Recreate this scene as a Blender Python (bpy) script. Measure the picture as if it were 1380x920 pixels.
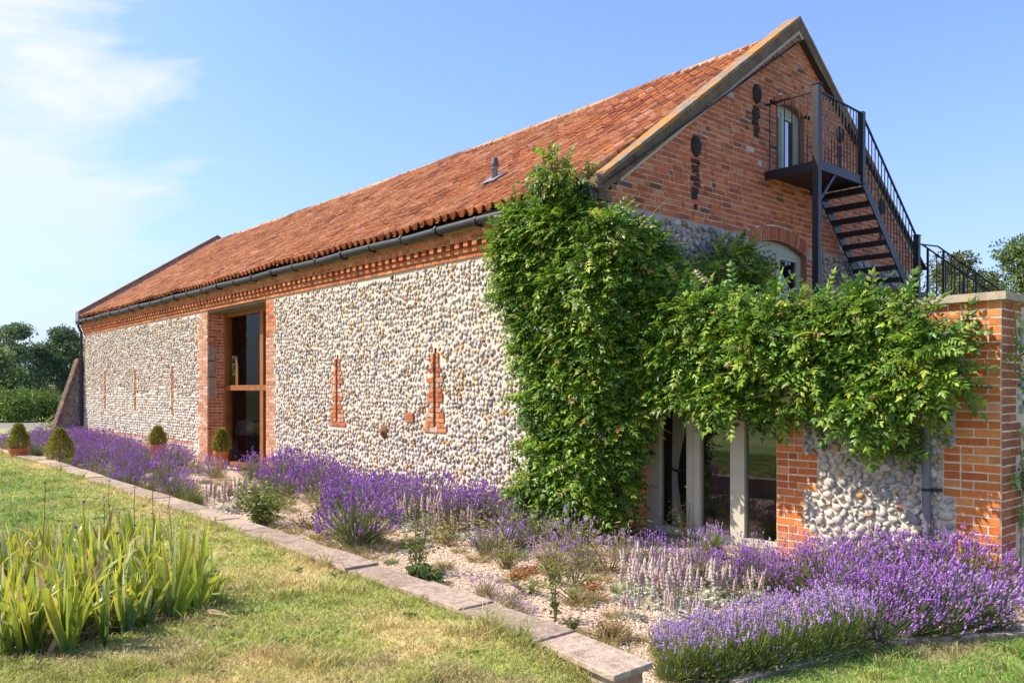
import bpy, bmesh, math, random
import numpy as np
from mathutils import Vector, Matrix

for o in list(bpy.data.objects): bpy.data.objects.remove(o)
SC = bpy.context.scene
COL = SC.collection
random.seed(7); RNG = np.random.default_rng(7)
rad = math.radians

# ------------------------------------------------------------ site frame
# local axes of the site: x runs along the gable (to the right), y along the long wall (away), origin at the barn corner
FOC, CX, HY, EYE = 1085.0, 690.0, 527.0, 1.75
TH = rad(41.35)
U = np.array([-math.sin(TH), math.cos(TH)]); V = np.array([math.cos(TH), math.sin(TH)])
C0 = np.array([(812-CX)/FOC*9.6, 9.6])
def W(x, y, z=0.0):
    p = C0 + V*x + U*y
    return Vector((p[0], p[1], z))
def to_local(X, Y):
    d = np.array([X, Y]) - C0
    return float(d@V), float(d@U)
def ground_at(px, py, z=0.0):          # point of the horizontal plane z seen at a photo pixel -> local x, y
    Z = (EYE-z)*FOC/(py-HY)
    return to_local((px-CX)/FOC*Z, Z)
def on_x(px, py, x):                    # point of the upright plane local x -> local y, z
    r = np.array([(px-CX)/FOC, 1.0]); s = (x+C0@V)/(r@V); P = r*s
    return to_local(*P)[1], EYE+(HY-py)/FOC*P[1]
def on_y(px, py, y):
    r = np.array([(px-CX)/FOC, 1.0]); s = (y+C0@U)/(r@U); P = r*s
    return to_local(*P)[0], EYE+(HY-py)/FOC*P[1]

# ------------------------------------------------------------ camera
cam = bpy.data.cameras.new('camera'); camo = bpy.data.objects.new('camera', cam); COL.objects.link(camo)
camo.location = (0, 0, EYE); camo.rotation_euler = (rad(90), 0, 0)
cam.sensor_width = 36; cam.lens = 36*FOC/1380; cam.shift_y = (HY-460)/1380
cam.clip_start = 0.05; cam.clip_end = 3000
SC.camera = camo

# ------------------------------------------------------------ sky, sun, exposure
SUN_EL, SUN_AZ = 48.0, 178.4             # azimuth counter-clockwise from +X
wd = bpy.data.worlds.new('World'); SC.world = wd; wd.use_nodes = True
nt = wd.node_tree; nt.nodes.clear()
N = nt.nodes.new; LK = nt.links.new
out = N('ShaderNodeOutputWorld'); mixs = N('ShaderNodeMixShader')
bg = N('ShaderNodeBackground'); bgc = N('ShaderNodeBackground')
sky = N('ShaderNodeTexSky'); sky.sky_type = 'NISHITA'; sky.sun_disc = False
sky.sun_elevation = rad(SUN_EL); sky.sun_rotation = rad(90-SUN_AZ)
sky.air_density = 1.0; sky.dust_density = 0.4; sky.ozone_density = 3.0; sky.altitude = 0
bg.inputs['Strength'].default_value = 0.15
tint = N('ShaderNodeVectorMath'); tint.operation = 'MULTIPLY'; LK(sky.outputs[0], tint.inputs[0]); tint.inputs[1].default_value = (0.84, 0.87, 1.10); LK(tint.outputs[0], bg.inputs['Color'])
bgc.inputs['Color'].default_value = (0.93, 0.96, 1.0, 1); bgc.inputs['Strength'].default_value = 0.56
tc = N('ShaderNodeTexCoord'); sep = N('ShaderNodeSeparateXYZ'); LK(tc.outputs['Generated'], sep.inputs[0])
def M(op, a, b=None, clamp=False):
    n = N('ShaderNodeMath'); n.operation = op; n.use_clamp = clamp
    for i, q in enumerate((a, b)):
        if q is None: continue
        if isinstance(q, (int, float)): n.inputs[i].default_value = q
        else: LK(q, n.inputs[i])
    return n.outputs[0]
zz = M('ADD', M('MAXIMUM', sep.outputs[2], 0.0), 0.16)
cmb = N('ShaderNodeCombineXYZ'); LK(M('DIVIDE', sep.outputs[0], zz), cmb.inputs[0]); LK(M('DIVIDE', sep.outputs[1], zz), cmb.inputs[1])
mp = N('ShaderNodeMapping'); LK(cmb.outputs[0], mp.inputs[0]); mp.inputs['Scale'].default_value = (0.75, 1.5, 1); mp.inputs['Location'].default_value = (0.35, 0.2, 0); mp.inputs['Rotation'].default_value = (0, 0, rad(-18))
nz = N('ShaderNodeTexNoise'); LK(mp.outputs[0], nz.inputs['Vector']); nz.inputs['Scale'].default_value = 1.5; nz.inputs['Detail'].default_value = 8; nz.inputs['Roughness'].default_value = 0.58
if 'Distortion' in nz.inputs: nz.inputs['Distortion'].default_value = 0.5
left = M('MULTIPLY', M('ADD', M('MULTIPLY', sep.outputs[0], -1.0), -0.20), 3.6, True)
cl = M('MULTIPLY', M('ADD', nz.outputs[0], M('ADD', M('MULTIPLY', left, 0.50), -0.77)), 4.6, True)
high = M('MULTIPLY', M('ADD', sep.outputs[2], -0.10), 4.5, True)
cl = M('MULTIPLY', cl, M('ADD', M('MULTIPLY', high, 0.75), 0.25))
haze = M('MULTIPLY', left, 0.10)
cl = M('MULTIPLY', M('MAXIMUM', cl, haze), 0.94)
low = M('POWER', M('SUBTRACT', 1.0, M('MAXIMUM', sep.outputs[2], 0.0), True), 5.0)     # pale summer haze near the horizon
bgh = N('ShaderNodeBackground'); bgh.inputs['Color'].default_value = (0.60, 0.71, 0.89, 1); bgh.inputs['Strength'].default_value = 0.37
mixh = N('ShaderNodeMixShader'); LK(M('MULTIPLY', low, 0.85), mixh.inputs[0]); LK(bg.outputs[0], mixh.inputs[1]); LK(bgh.outputs[0], mixh.inputs[2])
LK(cl, mixs.inputs[0]); LK(mixh.outputs[0], mixs.inputs[1]); LK(bgc.outputs[0], mixs.inputs[2]); LK(mixs.outputs[0], out.inputs[0])

sun = bpy.data.lights.new('sun', 'SUN'); suno = bpy.data.objects.new('sun', sun); COL.objects.link(suno)
sun.energy = 4.3; sun.angle = rad(0.5); sun.color = (1.0, 0.91, 0.77)
sd = Vector((math.cos(rad(SUN_AZ))*math.cos(rad(SUN_EL)), math.sin(rad(SUN_AZ))*math.cos(rad(SUN_EL)), math.sin(rad(SUN_EL))))
suno.rotation_euler = (-sd).to_track_quat('-Z', 'Y').to_euler(); suno.location = (-20, 0, 30)
vs = SC.view_settings; vs.view_transform = 'Standard'; vs.look = 'None'; vs.gamma = 1.0; vs.exposure = 0.92; vs.use_curve_mapping = False

# ------------------------------------------------------------ materials
MATS = {}
def mat(name, col=None, rough=0.8, n_scale=8.0, n_amt=0.25, bump=0.0, b_scale=60.0, transl=0.0, metal=0.0, spec=0.4, n2=None):
    """base colour = face attribute 'Col' (or one colour) varied by noise; n2=(scale, lo, hi, colour) lays irregular stains"""
    m = bpy.data.materials.new(name); m.use_nodes = True; t = m.node_tree; t.nodes.clear()
    n = t.nodes.new; l = t.links.new
    o = n('ShaderNodeOutputMaterial'); p = n('ShaderNodeBsdfPrincipled')
    p.inputs['Roughness'].default_value = rough; p.inputs['Metallic'].default_value = metal
    p.inputs['Specular IOR Level'].default_value = spec
    if col is None:
        a = n('ShaderNodeAttribute'); a.attribute_name = 'Col'; src = a.outputs['Color']
    else:
        a = n('ShaderNodeRGB'); a.outputs[0].default_value = (*col, 1); src = a.outputs[0]
    tcn = n('ShaderNodeTexCoord')
    if n_amt > 0:
        no = n('ShaderNodeTexNoise'); no.inputs['Scale'].default_value = n_scale; no.inputs['Detail'].default_value = 6; no.inputs['Roughness'].default_value = 0.62
        l(tcn.outputs['Object'], no.inputs['Vector'])
        mr = n('ShaderNodeMapRange'); mr.inputs[1].default_value = 0.3; mr.inputs[2].default_value = 0.7
        mr.inputs[3].default_value = 1-n_amt; mr.inputs[4].default_value = 1+n_amt; l(no.outputs[0], mr.inputs[0])
        mx = n('ShaderNodeVectorMath'); mx.operation = 'MULTIPLY'; l(src, mx.inputs[0]); l(mr.outputs[0], mx.inputs[1]); src = mx.outputs[0]
    if n2:
        for (sc, lo, hi, c2) in (n2 if isinstance(n2, list) else [n2]):
            no = n('ShaderNodeTexNoise'); no.inputs['Scale'].default_value = sc; no.inputs['Detail'].default_value = 8; no.inputs['Roughness'].default_value = 0.65
            l(tcn.outputs['Object'], no.inputs['Vector'])
            mr = n('ShaderNodeMapRange'); mr.inputs[1].default_value = lo; mr.inputs[2].default_value = hi; l(no.outputs[0], mr.inputs[0])
            mi = n('ShaderNodeMix'); mi.data_type = 'RGBA'; l(mr.outputs[0], mi.inputs['Factor']); l(src, mi.inputs[6]); mi.inputs[7].default_value = (*c2, 1); src = mi.outputs[2]
    l(src, p.inputs['Base Color'])
    if bump > 0:
        nb = n('ShaderNodeTexNoise'); nb.inputs['Scale'].default_value = b_scale; nb.inputs['Detail'].default_value = 5
        l(tcn.outputs['Object'], nb.inputs['Vector'])
        bp = n('ShaderNodeBump'); bp.inputs['Strength'].default_value = bump; bp.inputs['Distance'].default_value = 0.01
        l(nb.outputs[0], bp.inputs['Height']); l(bp.outputs[0], p.inputs['Normal'])
    if transl > 0:
        tr = n('ShaderNodeBsdfTranslucent'); l(src, tr.inputs[0]); ms = n('ShaderNodeMixShader'); ms.inputs[0].default_value = transl
        l(p.outputs[0], ms.inputs[1]); l(tr.outputs[0], ms.inputs[2]); l(ms.outputs[0], o.inputs[0])
    else: l(p.outputs[0], o.inputs[0])
    MATS[name] = m
    return m
def glass_mat(name, tint, base, k):
    m = bpy.data.materials.new(name); m.use_nodes = True; t = m.node_tree; t.nodes.clear(); n = t.nodes.new; l = t.links.new
    o = n('ShaderNodeOutputMaterial'); tr = n('ShaderNodeBsdfTransparent'); tr.inputs[0].default_value = (*tint, 1)
    g = n('ShaderNodeBsdfGlossy'); g.inputs['Roughness'].default_value = 0.015; g.inputs[0].default_value = (0.95, 0.97, 1, 1)
    lw = n('ShaderNodeLayerWeight'); fr = n('ShaderNodeMath'); fr.operation = 'POWER'; l(lw.outputs['Facing'], fr.inputs[0]); fr.inputs[1].default_value = 4.0
    ma = n('ShaderNodeMath'); ma.operation = 'MULTIPLY_ADD'; ma.use_clamp = True; l(fr.outputs[0], ma.inputs[0]); ma.inputs[1].default_value = k; ma.inputs[2].default_value = base
    ms = n('ShaderNodeMixShader'); l(ma.outputs[0], ms.inputs[0]); l(tr.outputs[0], ms.inputs[1]); l(g.outputs[0], ms.inputs[2]); l(ms.outputs[0], o.inputs[0])
    return m
BRICK = mat('brick', None, 0.88, 22, 0.22, 0.5, 90, n2=[(5.0, 0.60, 0.80, (0.10, 0.055, 0.035))])
BRICK_NEW = mat('new_brick', None, 0.85, 26, 0.16, 0.4, 110, n2=[(7.0, 0.66, 0.86, (0.52, 0.28, 0.18))])
MORTAR = mat('lime_mortar', None, 0.95, 18, 0.15, 0.5, 120)
FLINT = mat('flint', None, 0.6, 45, 0.26, 0.4, 80, spec=0.35, n2=[(30, 0.57, 0.72, (0.27, 0.235, 0.21))])
FLINT_SHADE = mat('shaded_flint', None, 0.5, 38, 0.32, 0.35, 70, n2=[(26, 0.56, 0.72, (0.07, 0.07, 0.08))])  # darker copy of flint; shade of the sunless faces put into its colour
TILE = mat('clay_tile', None, 0.85, 14, 0.30, 0.4, 70, n2=[(2.2, 0.58, 0.90, (0.24, 0.10, 0.055)), (24, 0.68, 0.78, (0.42, 0.33, 0.22))])
RIDGE = mat('ridge_tile', None, 0.9, 10, 0.25, 0.5, 60, n2=[(9, 0.50, 0.66, (0.50, 0.27, 0.06)), (17, 0.62, 0.70, (0.30, 0.27, 0.2))])
COPE_TOP = mat('lichened_stone', (0.23, 0.17, 0.12), 0.95, 9, 0.35, 0.6, 50, n2=[(2.2, 0.47, 0.60, (0.43, 0.185, 0.025)), (14, 0.56, 0.70, (0.17, 0.14, 0.10))])
COPE = mat('weathered_cement', (0.17, 0.115, 0.07), 0.95, 6, 0.35, 0.7, 40, n2=[(4, 0.55, 0.7, (0.09, 0.065, 0.045)), (11, 0.64, 0.74, (0.36, 0.3, 0.24))])
IRON = mat('painted_steel', (0.020, 0.018, 0.027), 0.42, 12, 0.15, 0.05, 80)
CASTIRON = mat('cast_iron', (0.03, 0.022, 0.02), 0.8, 20, 0.4, 0.3, 60)
RUST = mat('rusty_iron', (0.16, 0.06, 0.035), 0.8, 20, 0.4, 0.4, 60)
TAR = mat('dark_stain', (0.035, 0.028, 0.024), 0.9, 20, 0.5, 0.3, 90)
PLASTIC = mat('gutter_black', (0.022, 0.023, 0.028), 0.45, 6, 0.12)
PIPE_G = mat('grey_pipe', (0.17, 0.17, 0.20), 0.4, 10, 0.12, n2=(30, 0.6, 0.75, (0.11, 0.11, 0.13)))
LEAD = mat('lead', (0.17, 0.18, 0.23), 0.6, 7, 0.25)
METAL = mat('flue_metal', (0.27, 0.27, 0.35), 0.5, 7, 0.2)
OAK = mat('oak', (0.26, 0.092, 0.022), 0.6, 5, 0.25, 0.15, 40)
PAINT = mat('cream_paint', (0.50, 0.475, 0.37), 0.5, 5, 0.08, 0.05, 60, n2=(16, 0.66, 0.76, (0.33, 0.3, 0.22)))
SAGE = mat('sage_paint', (0.40, 0.42, 0.33), 0.5, 5, 0.08)
DARKWOOD = mat('dark_timber', (0.05, 0.035, 0.025), 0.8, 6, 0.3)
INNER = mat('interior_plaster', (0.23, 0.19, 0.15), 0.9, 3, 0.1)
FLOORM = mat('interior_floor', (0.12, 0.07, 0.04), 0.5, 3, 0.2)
FABRIC = mat('curtain_cloth', (0.80, 0.74, 0.64), 0.95, 30, 0.06)
SHADE = mat('lamp_fabric', (0.6, 0.56, 0.5), 0.9, 30, 0.03)
GLASS = glass_mat('window_glass', (0.66, 0.70, 0.66), 0.11, 0.7)
GLASS_U = glass_mat('upper_glass', (0.5, 0.55, 0.6), 0.42, 0.5)
GLASS_B = glass_mat('tall_glass', (0.8, 0.82, 0.78), 0.012, 0.25)
SLABC = mat('coping_stone', None, 0.92, 20, 0.40, 0.9, 80, n2=[(34, 0.54, 0.64, (0.46, 0.39, 0.32)), (6, 0.50, 0.70, (0.17, 0.12, 0.085)), (5, 0.70, 0.76, (0.55, 0.33, 0.07))])
SLAB = mat('paving_slab', (0.37, 0.285, 0.235), 0.92, 22, 0.42, 0.8, 90, n2=[(34, 0.54, 0.64, (0.46, 0.40, 0.35)), (7, 0.52, 0.72, (0.17, 0.125, 0.095)), (6, 0.72, 0.78, (0.55, 0.33, 0.07))])
LAWN = mat('lawn', None, 0.95, 5, 0.22, 0.9, 90)
GRASS = mat('grass_blade', None, 0.55, 3, 0.12, transl=0.3, spec=0.3)
GRAVEL = mat('gravel', None, 0.95, 70, 0.35, 1.0, 130, n2=[(9, 0.6, 0.8, (0.34, 0.22, 0.14))])
PEBBLE = mat('pebble', None, 0.8, 60, 0.15)
SOIL = mat('soil', None, 0.98, 12, 0.3, 0.9, 50)
LEAF = mat('leaf', None, 0.42, 5, 0.12, transl=0.32, spec=0.45)
LEAF_M = mat('matt_leaf', None, 0.75, 5, 0.12, transl=0.25, spec=0.25)
PETAL = mat('petal', None, 0.85, 5, 0.08, transl=0.25, spec=0.15)
STEMM = mat('woody_stem', None, 0.9, 20, 0.3, 0.5, 60)
TERRA = mat('terracotta', (0.47, 0.15, 0.055), 0.85, 9, 0.15, 0.2, 60)
IRISLEAF = mat('iris_leaf', None, 0.38, 5, 0.08, transl=0.45, spec=0.5)
TREELEAF = mat('tree_leaf', None, 0.6, 0.6, 0.2, transl=0.25, spec=0.3)
ROADM = mat('drive_gravel', (0.20, 0.17, 0.145), 0.95, 4, 0.2, 0.5, 30)
FIELD = mat('meadow', (0.14, 0.15, 0.045), 0.98, 0.12, 0.3, 0.6, 4)

# ------------------------------------------------------------ mesh building
class MB:
    def __init__(s): s.ch = []; s.n = 0
    def arr(s, Vt, F, col):
        Vt = np.asarray(Vt, dtype=np.float64).reshape(-1, 3); F = np.asarray(F, dtype=np.int64)
        col = np.asarray(col, dtype=np.float64)
        if col.ndim == 1: col = np.tile(col, (len(F), 1))
        s.ch.append((Vt, F+s.n, col)); s.n += len(Vt)
    def box(s, x0, x1, y0, y1, z0, z1, col=(1, 1, 1), jit=0.0, fr=None):
        v = np.array([(x, y, z) for x in (x0, x1) for y in (y0, y1) for z in (z0, z1)], dtype=float)
        if jit: v += RNG.normal(0, jit, v.shape)*(np.array([1, .3, 1]) if fr else 1)
        if fr: v = fr(v)
        s.arr(v, [(0, 1, 3, 2), (4, 6, 7, 5), (0, 4, 5, 1), (2, 3, 7, 6), (0, 2, 6, 4), (1, 5, 7, 3)], col)
    def quad(s, a, b, c, d, col=(1, 1, 1)): s.arr([a, b, c, d], [(0, 1, 2, 3)], col)
    def poly(s, pts, col=(1, 1, 1)): s.arr(pts, [tuple(range(len(pts)))], col)
    def tube(s, path, r, n=8, col=(1, 1, 1), cap=True):
        path = [Vector(p) for p in path]; k = len(path)
        rr = r if isinstance(r, (list, tuple)) else [r]*k
        vs_ = []; up = Vector((0, 0, 1)); prev = None
        for i, p in enumerate(path):
            d = (path[min(i+1, k-1)]-path[max(i-1, 0)]).normalized()
            if prev is None:
                a = d.cross(up)
                if a.length < 1e-3: a = d.cross(Vector((1, 0, 0)))
                a.normalize()
            else:
                a = prev-d*prev.dot(d)
                if a.length < 1e-4: a = d.cross(up)
                a.normalize()
            prev = a; b = d.cross(a)
            for j in range(n):
                t = 2*math.pi*(j+.5)/n
                vs_.append(p+(a*math.cos(t)+b*math.sin(t))*rr[i])
        F = [(i*n+j, i*n+(j+1) % n, (i+1)*n+(j+1) % n, (i+1)*n+j) for i in range(k-1) for j in range(n)]
        s.arr([tuple(v) for v in vs_], F, col)
        if cap:
            for i in (0, k-1): s.poly([tuple(v) for v in vs_[i*n:(i+1)*n]], col)
    def lathe(s, prof, n=20, c=(0, 0, 0), col=(1, 1, 1)):
        vs_ = [(c[0]+r*math.cos(2*math.pi*j/n), c[1]+r*math.sin(2*math.pi*j/n), c[2]+z) for r, z in prof for j in range(n)]
        F = [(i*n+j, i*n+(j+1) % n, (i+1)*n+(j+1) % n, (i+1)*n+j) for i in range(len(prof)-1) for j in range(n)]
        s.arr(vs_, F, col)
    def mesh(s, name, m, smooth=False):
        me = bpy.data.meshes.new(name)
        Vt = np.concatenate([c[0] for c in s.ch]); me.vertices.add(len(Vt)); me.vertices.foreach_set('co', Vt.ravel().astype(np.float32))
        loops = np.concatenate([c[1].ravel() for c in s.ch]); sizes = np.concatenate([np.full(len(c[1]), c[1].shape[1]) for c in s.ch])
        cols = np.concatenate([c[2] for c in s.ch])
        me.loops.add(len(loops)); me.loops.foreach_set('vertex_index', loops.astype(np.int32))
        me.polygons.add(len(sizes)); st = np.concatenate([[0], np.cumsum(sizes)[:-1]])
        me.polygons.foreach_set('loop_start', st.astype(np.int32)); me.polygons.foreach_set('loop_total', sizes.astype(np.int32))
        me.update(calc_edges=True); me.validate()
        a = me.attributes.new('Col', 'FLOAT_COLOR', 'FACE')
        a.data.foreach_set('color', np.concatenate([cols, np.ones((len(cols), 1))], 1).ravel().astype(np.float32))
        me.polygons.foreach_set('use_smooth', np.full(len(sizes), bool(smooth)))
        me.materials.append(m)
        return me
    def build(s, name, m, parent=None, smooth=False, recalc=False):
        me = s.mesh(name, m, smooth)
        if recalc:
            b = bmesh.new(); b.from_mesh(me); bmesh.ops.recalc_face_normals(b, faces=b.faces); b.to_mesh(me); b.free()
        return link(name, me, parent)
def link(name, me, parent=None):
    o = bpy.data.objects.new(name, me); COL.objects.link(o)
    if parent is not None: o.parent = parent
    return o
def tag(o, label=None, cat=None, group=None, kind=None):
    if label: o['label'] = label
    if cat: o['category'] = cat
    if group: o['group'] = group
    if kind: o['kind'] = kind
    return o
def thing(name, loc, rot, label, cat, group=None, scale=1.0):
    o = bpy.data.objects.new(name, None); COL.objects.link(o); o.empty_display_size = 0.2
    o.location = loc; o.rotation_euler = (0, 0, rot)
    o.scale = (scale, scale, scale) if isinstance(scale, (int, float)) else scale
    return tag(o, label, cat, group)
def dup(root, loc, rot, scale, label, group=None, tilt=0.0):
    r = root.copy(); COL.objects.link(r); r.location = loc; r.rotation_euler = (tilt, 0, rot); r.scale = scale
    r['label'] = label
    if group: r['group'] = group
    for ch in list(root.children):
        c = ch.copy(); COL.objects.link(c); c.parent = r
    return r
ORD = ['first', 'second', 'third', 'fourth', 'fifth', 'sixth', 'seventh', 'eighth', 'ninth', 'tenth', 'eleventh', 'twelfth', 'thirteenth', 'fourteenth', 'fifteenth', 'sixteenth', 'seventeenth', 'eighteenth', 'nineteenth', 'twentieth', 'twenty-first', 'twenty-second', 'twenty-third', 'twenty-fourth', 'twenty-fifth', 'twenty-sixth', 'twenty-seventh', 'twenty-eighth', 'twenty-ninth', 'thirtieth']
def pick(pal, n=None):
    """pal: list of (weight, colour)"""
    w = np.array([p[0] for p in pal], float); w /= w.sum(); c = np.array([p[1] for p in pal], float)
    i = RNG.choice(len(pal), size=n, p=w); return c[i]
def vnoise(x, y, sc, seed=0):
    x = np.asarray(x, float)*sc+seed*17.3; y = np.asarray(y, float)*sc+seed*9.1
    xi = np.floor(x).astype(np.int64); yi = np.floor(y).astype(np.int64); fx = x-xi; fy = y-yi
    fx = fx*fx*(3-2*fx); fy = fy*fy*(3-2*fy)
    def h(a, b):
        n = (a*374761393+b*668265263+seed*974711) & 0xffffffff
        n = ((n ^ (n >> 13))*1274126177) & 0xffffffff
        return ((n ^ (n >> 16)) & 0xffff)/65535.0
    return (h(xi, yi)*(1-fx)+h(xi+1, yi)*fx)*(1-fy)+(h(xi, yi+1)*(1-fx)+h(xi+1, yi+1)*fx)*fy
def fbm(x, y, sc, seed=0, o=4):
    return sum(vnoise(x, y, sc*2**i, seed+i)*0.5**i for i in range(o))/sum(0.5**i for i in range(o))
def sstep(a, b, x):
    t = np.clip((np.asarray(x, float)-a)/(b-a), 0, 1); return t*t*(3-2*t)
def in_poly(px, py, poly):
    px = np.asarray(px, float); py = np.asarray(py, float); r = np.zeros(px.shape, bool); n = len(poly)
    for i in range(n):
        x1, y1 = poly[i]; x2, y2 = poly[(i+1) % n]
        c = ((y1 > py) != (y2 > py)) & (px < (x2-x1)*(py-y1)/((y2-y1) if y2 != y1 else 1e-9)+x1); r ^= c
    return r

# wall frames: (s along, n outwards, z up) -> local x, y, z
def fr_front(x0): return lambda v: np.stack([x0-v[:, 1], v[:, 0], v[:, 2]], 1)      # faces -x
def fr_gable(y0): return lambda v: np.stack([v[:, 0], y0-v[:, 1], v[:, 2]], 1)      # faces -y
def fr_back(y0): return lambda v: np.stack([v[:, 0], y0+v[:, 1], v[:, 2]], 1)       # faces +y

def bricks(fr, z0, z1, spans, pal, mort, ch=0.075, proud=0.010, bond='flemish', shift=0.0, mb=None, mm=None, jit=0.0016, back=0.03):
    """courses of real bricks; spans(zmid) gives the intervals of each course; mortar strips behind. returns (bricks, mortar)"""
    mb = mb or MB(); mm = mm or MB()
    k = max(1, int(round((z1-z0)/ch))); ch = (z1-z0)/k
    for i in range(k):
        za = z0+i*ch; zb = za+ch
        for (a, b) in spans((za+zb)/2):
            if b-a < 0.02: continue
            v = fr(np.array([(a, 0, za), (b, 0, za), (b, 0, zb), (a, 0, zb)], float)); mm.arr(v, [(0, 1, 2, 3)], np.array(mort)*RNG.uniform(.9, 1.1))
            s_ = a; j = i % 2
            if bond == 'flemish': seq = [0.215, 0.1025]
            elif bond == 'header': seq = [0.1025, 0.1025]
            else: seq = [0.215, 0.215]
            first = True
            while s_ < b-0.02:
                L_ = seq[j % len(seq)]
                if first and bond == 'stretcher' and i % 2: L_ = 0.1025
                if first and bond == 'flemish' and shift: L_ = max(.05, (L_+shift*RNG.random()) % .215)
                e = min(s_+L_, b)
                if b-e < 0.045: e = b
                zj = RNG.normal(0, .0012)
                mb.box(s_+.0062, e-.0062, -back, proud+RNG.normal(0, .0008), za+.0064+zj, zb-.0064+zj, pick(pal)*RNG.uniform(.86, 1.14), jit, fr)
                s_ = e; j += 1; first = False
    return mb, mm

# flint stones
def ico(sub):
    b = bmesh.new(); bmesh.ops.create_icosphere(b, subdivisions=sub, radius=1); b.verts.ensure_lookup_table()
    v = np.array([q.co[:] for q in b.verts]); f = np.array([[q.index for q in p.verts] for p in b.faces]); b.free(); return v, f
ICO_V, ICO_F = ico(2); ICO1_V, ICO1_F = ico(1)
STONES = []
for k_ in range(12):
    d = RNG.normal(0, 1, (5, 3)); d /= np.linalg.norm(d, axis=1)[:, None]
    w_ = 1+sum(RNG.uniform(-.26, .26)*np.sin(ICO_V@d[i]*RNG.uniform(1.2, 3.4)+RNG.uniform(0, 6)) for i in range(5))
    v = ICO_V*w_[:, None]
    for q_ in range(4):
        cut = RNG.normal(0, 1, 3); cut /= np.linalg.norm(cut); dd = v@cut; v = v-np.outer(np.maximum(dd-RNG.uniform(.5, .75), 0)*.85, cut)
    v = v/np.abs(v).max(0)
    STONES.append(v)
def stones(mb, fr, pts, pal, tilt=0.45):
    """pts rows: s, z, half width, half height, depth scale"""
    pts = np.asarray(pts); n = len(pts)
    if n == 0: return
    kind = RNG.integers(0, len(STONES), n)
    cols = pick(pal, n)*RNG.uniform(.82, 1.16, (n, 1))
    for k in range(len(STONES)):
        q = pts[kind == k]; c = cols[kind == k]; m_ = len(q)
        if not m_: continue
        b = STONES[k]; ang = RNG.normal(0, tilt, m_); ca, sa = np.cos(ang), np.sin(ang)
        x = b[None, :, 0]*q[:, 2, None]; z = b[None, :, 2]*q[:, 3, None]; y = b[None, :, 1]*q[:, 4, None]
        X = x*ca[:, None]-z*sa[:, None]+q[:, 0, None]; Z = x*sa[:, None]+z*ca[:, None]+q[:, 1, None]
        v = np.stack([X, y+RNG.normal(0.004, .006, (m_, 1)), Z], 2).reshape(-1, 3)
        F = (ICO_F[None]+np.arange(m_)[:, None, None]*len(b)).reshape(-1, 3)
        mb.arr(fr(v), F, np.repeat(c, len(ICO_F), 0))
def stone_rows(s0, s1, z0, z1, ok, h=.088, wmin=.07, wmax=.15, gap=.93, jit=.018, depth=.034):
    out_ = []; z = z0+h/2; r = 0
    while z < z1-h*.3:
        s_ = s0+RNG.uniform(0, .06)
        while s_ < s1:
            w_ = RNG.uniform(wmin, wmax); hh = h*RNG.uniform(.8, 1.2)
            cs, cz = s_+w_/2, z+RNG.normal(0, jit)
            if ok(cs, cz, w_/2): out_.append((cs, cz, w_*.5*gap, hh*.5*gap*1.04, depth*RNG.uniform(.75, 1.35)))
            s_ += w_*.97
        z += h*.96; r += 1
    return out_
# ============================================================ THE BARN
LB, WB, XR = 23.6, 9.05, 4.51            # length, width, ridge
def Tz(x): return 7.60-0.72*abs(x-XR)     # top of the gable coping
def Rz(x): return 4.17+0.671*(x+0.2) if x <= XR else 4.17+0.671*(2*XR+0.2-x)   # roof plane
OLD = [(5, (0.47, 0.135, 0.05)), (4, (0.40, 0.112, 0.044)), (3, (0.51, 0.17, 0.068)), (1.2, (0.27, 0.085, 0.042)), (1.2, (0.50, 0.21, 0.105)), (.15, (0.14, 0.07, 0.05)), (.07, (0.5, 0.44, 0.42))]
OLDF = [(5, (0.50, 0.15, 0.05)), (4, (0.42, 0.115, 0.04)), (2, (0.52, 0.2, 0.08)), (1, (0.30, 0.09, 0.045))]
MORT_O = (0.55, 0.43, 0.32)
PALE = [(5, (0.50, 0.25, 0.16)), (4, (0.46, 0.21, 0.12)), (2, (0.55, 0.36, 0.27)), (1, (0.40, 0.16, 0.08))]
MORT_D = (0.58, 0.46, 0.35); MORT_L = (0.74, 0.66, 0.55)
FL = [(8, (0.62, 0.55, 0.475)), (6, (0.55, 0.485, 0.42)), (5, (0.48, 0.445, 0.42)), (3, (0.68, 0.63, 0.57)), (2.4, (0.28, 0.275, 0.29)), (3.4, (0.52, 0.38, 0.23)), (1.3, (0.48, 0.25, 0.07)), (.8, (0.26, 0.16, 0.10)), (.35, (0.12, 0.11, 0.11))]
FLG = [(5, (0.40, 0.355, 0.31)), (4, (0.29, 0.265, 0.245)), (3, (0.48, 0.43, 0.38)), (2, (0.15, 0.15, 0.17)), (1, (0.30, 0.2, 0.12)), (1, (0.46, 0.44, 0.42))]  # gable flints greyed down, the wall's shade put into the palette
barn = thing('barn', W(0, 0), TH, 'long flint and brick barn with red pantile roof and a tall glazed doorway', 'barn')

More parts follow.
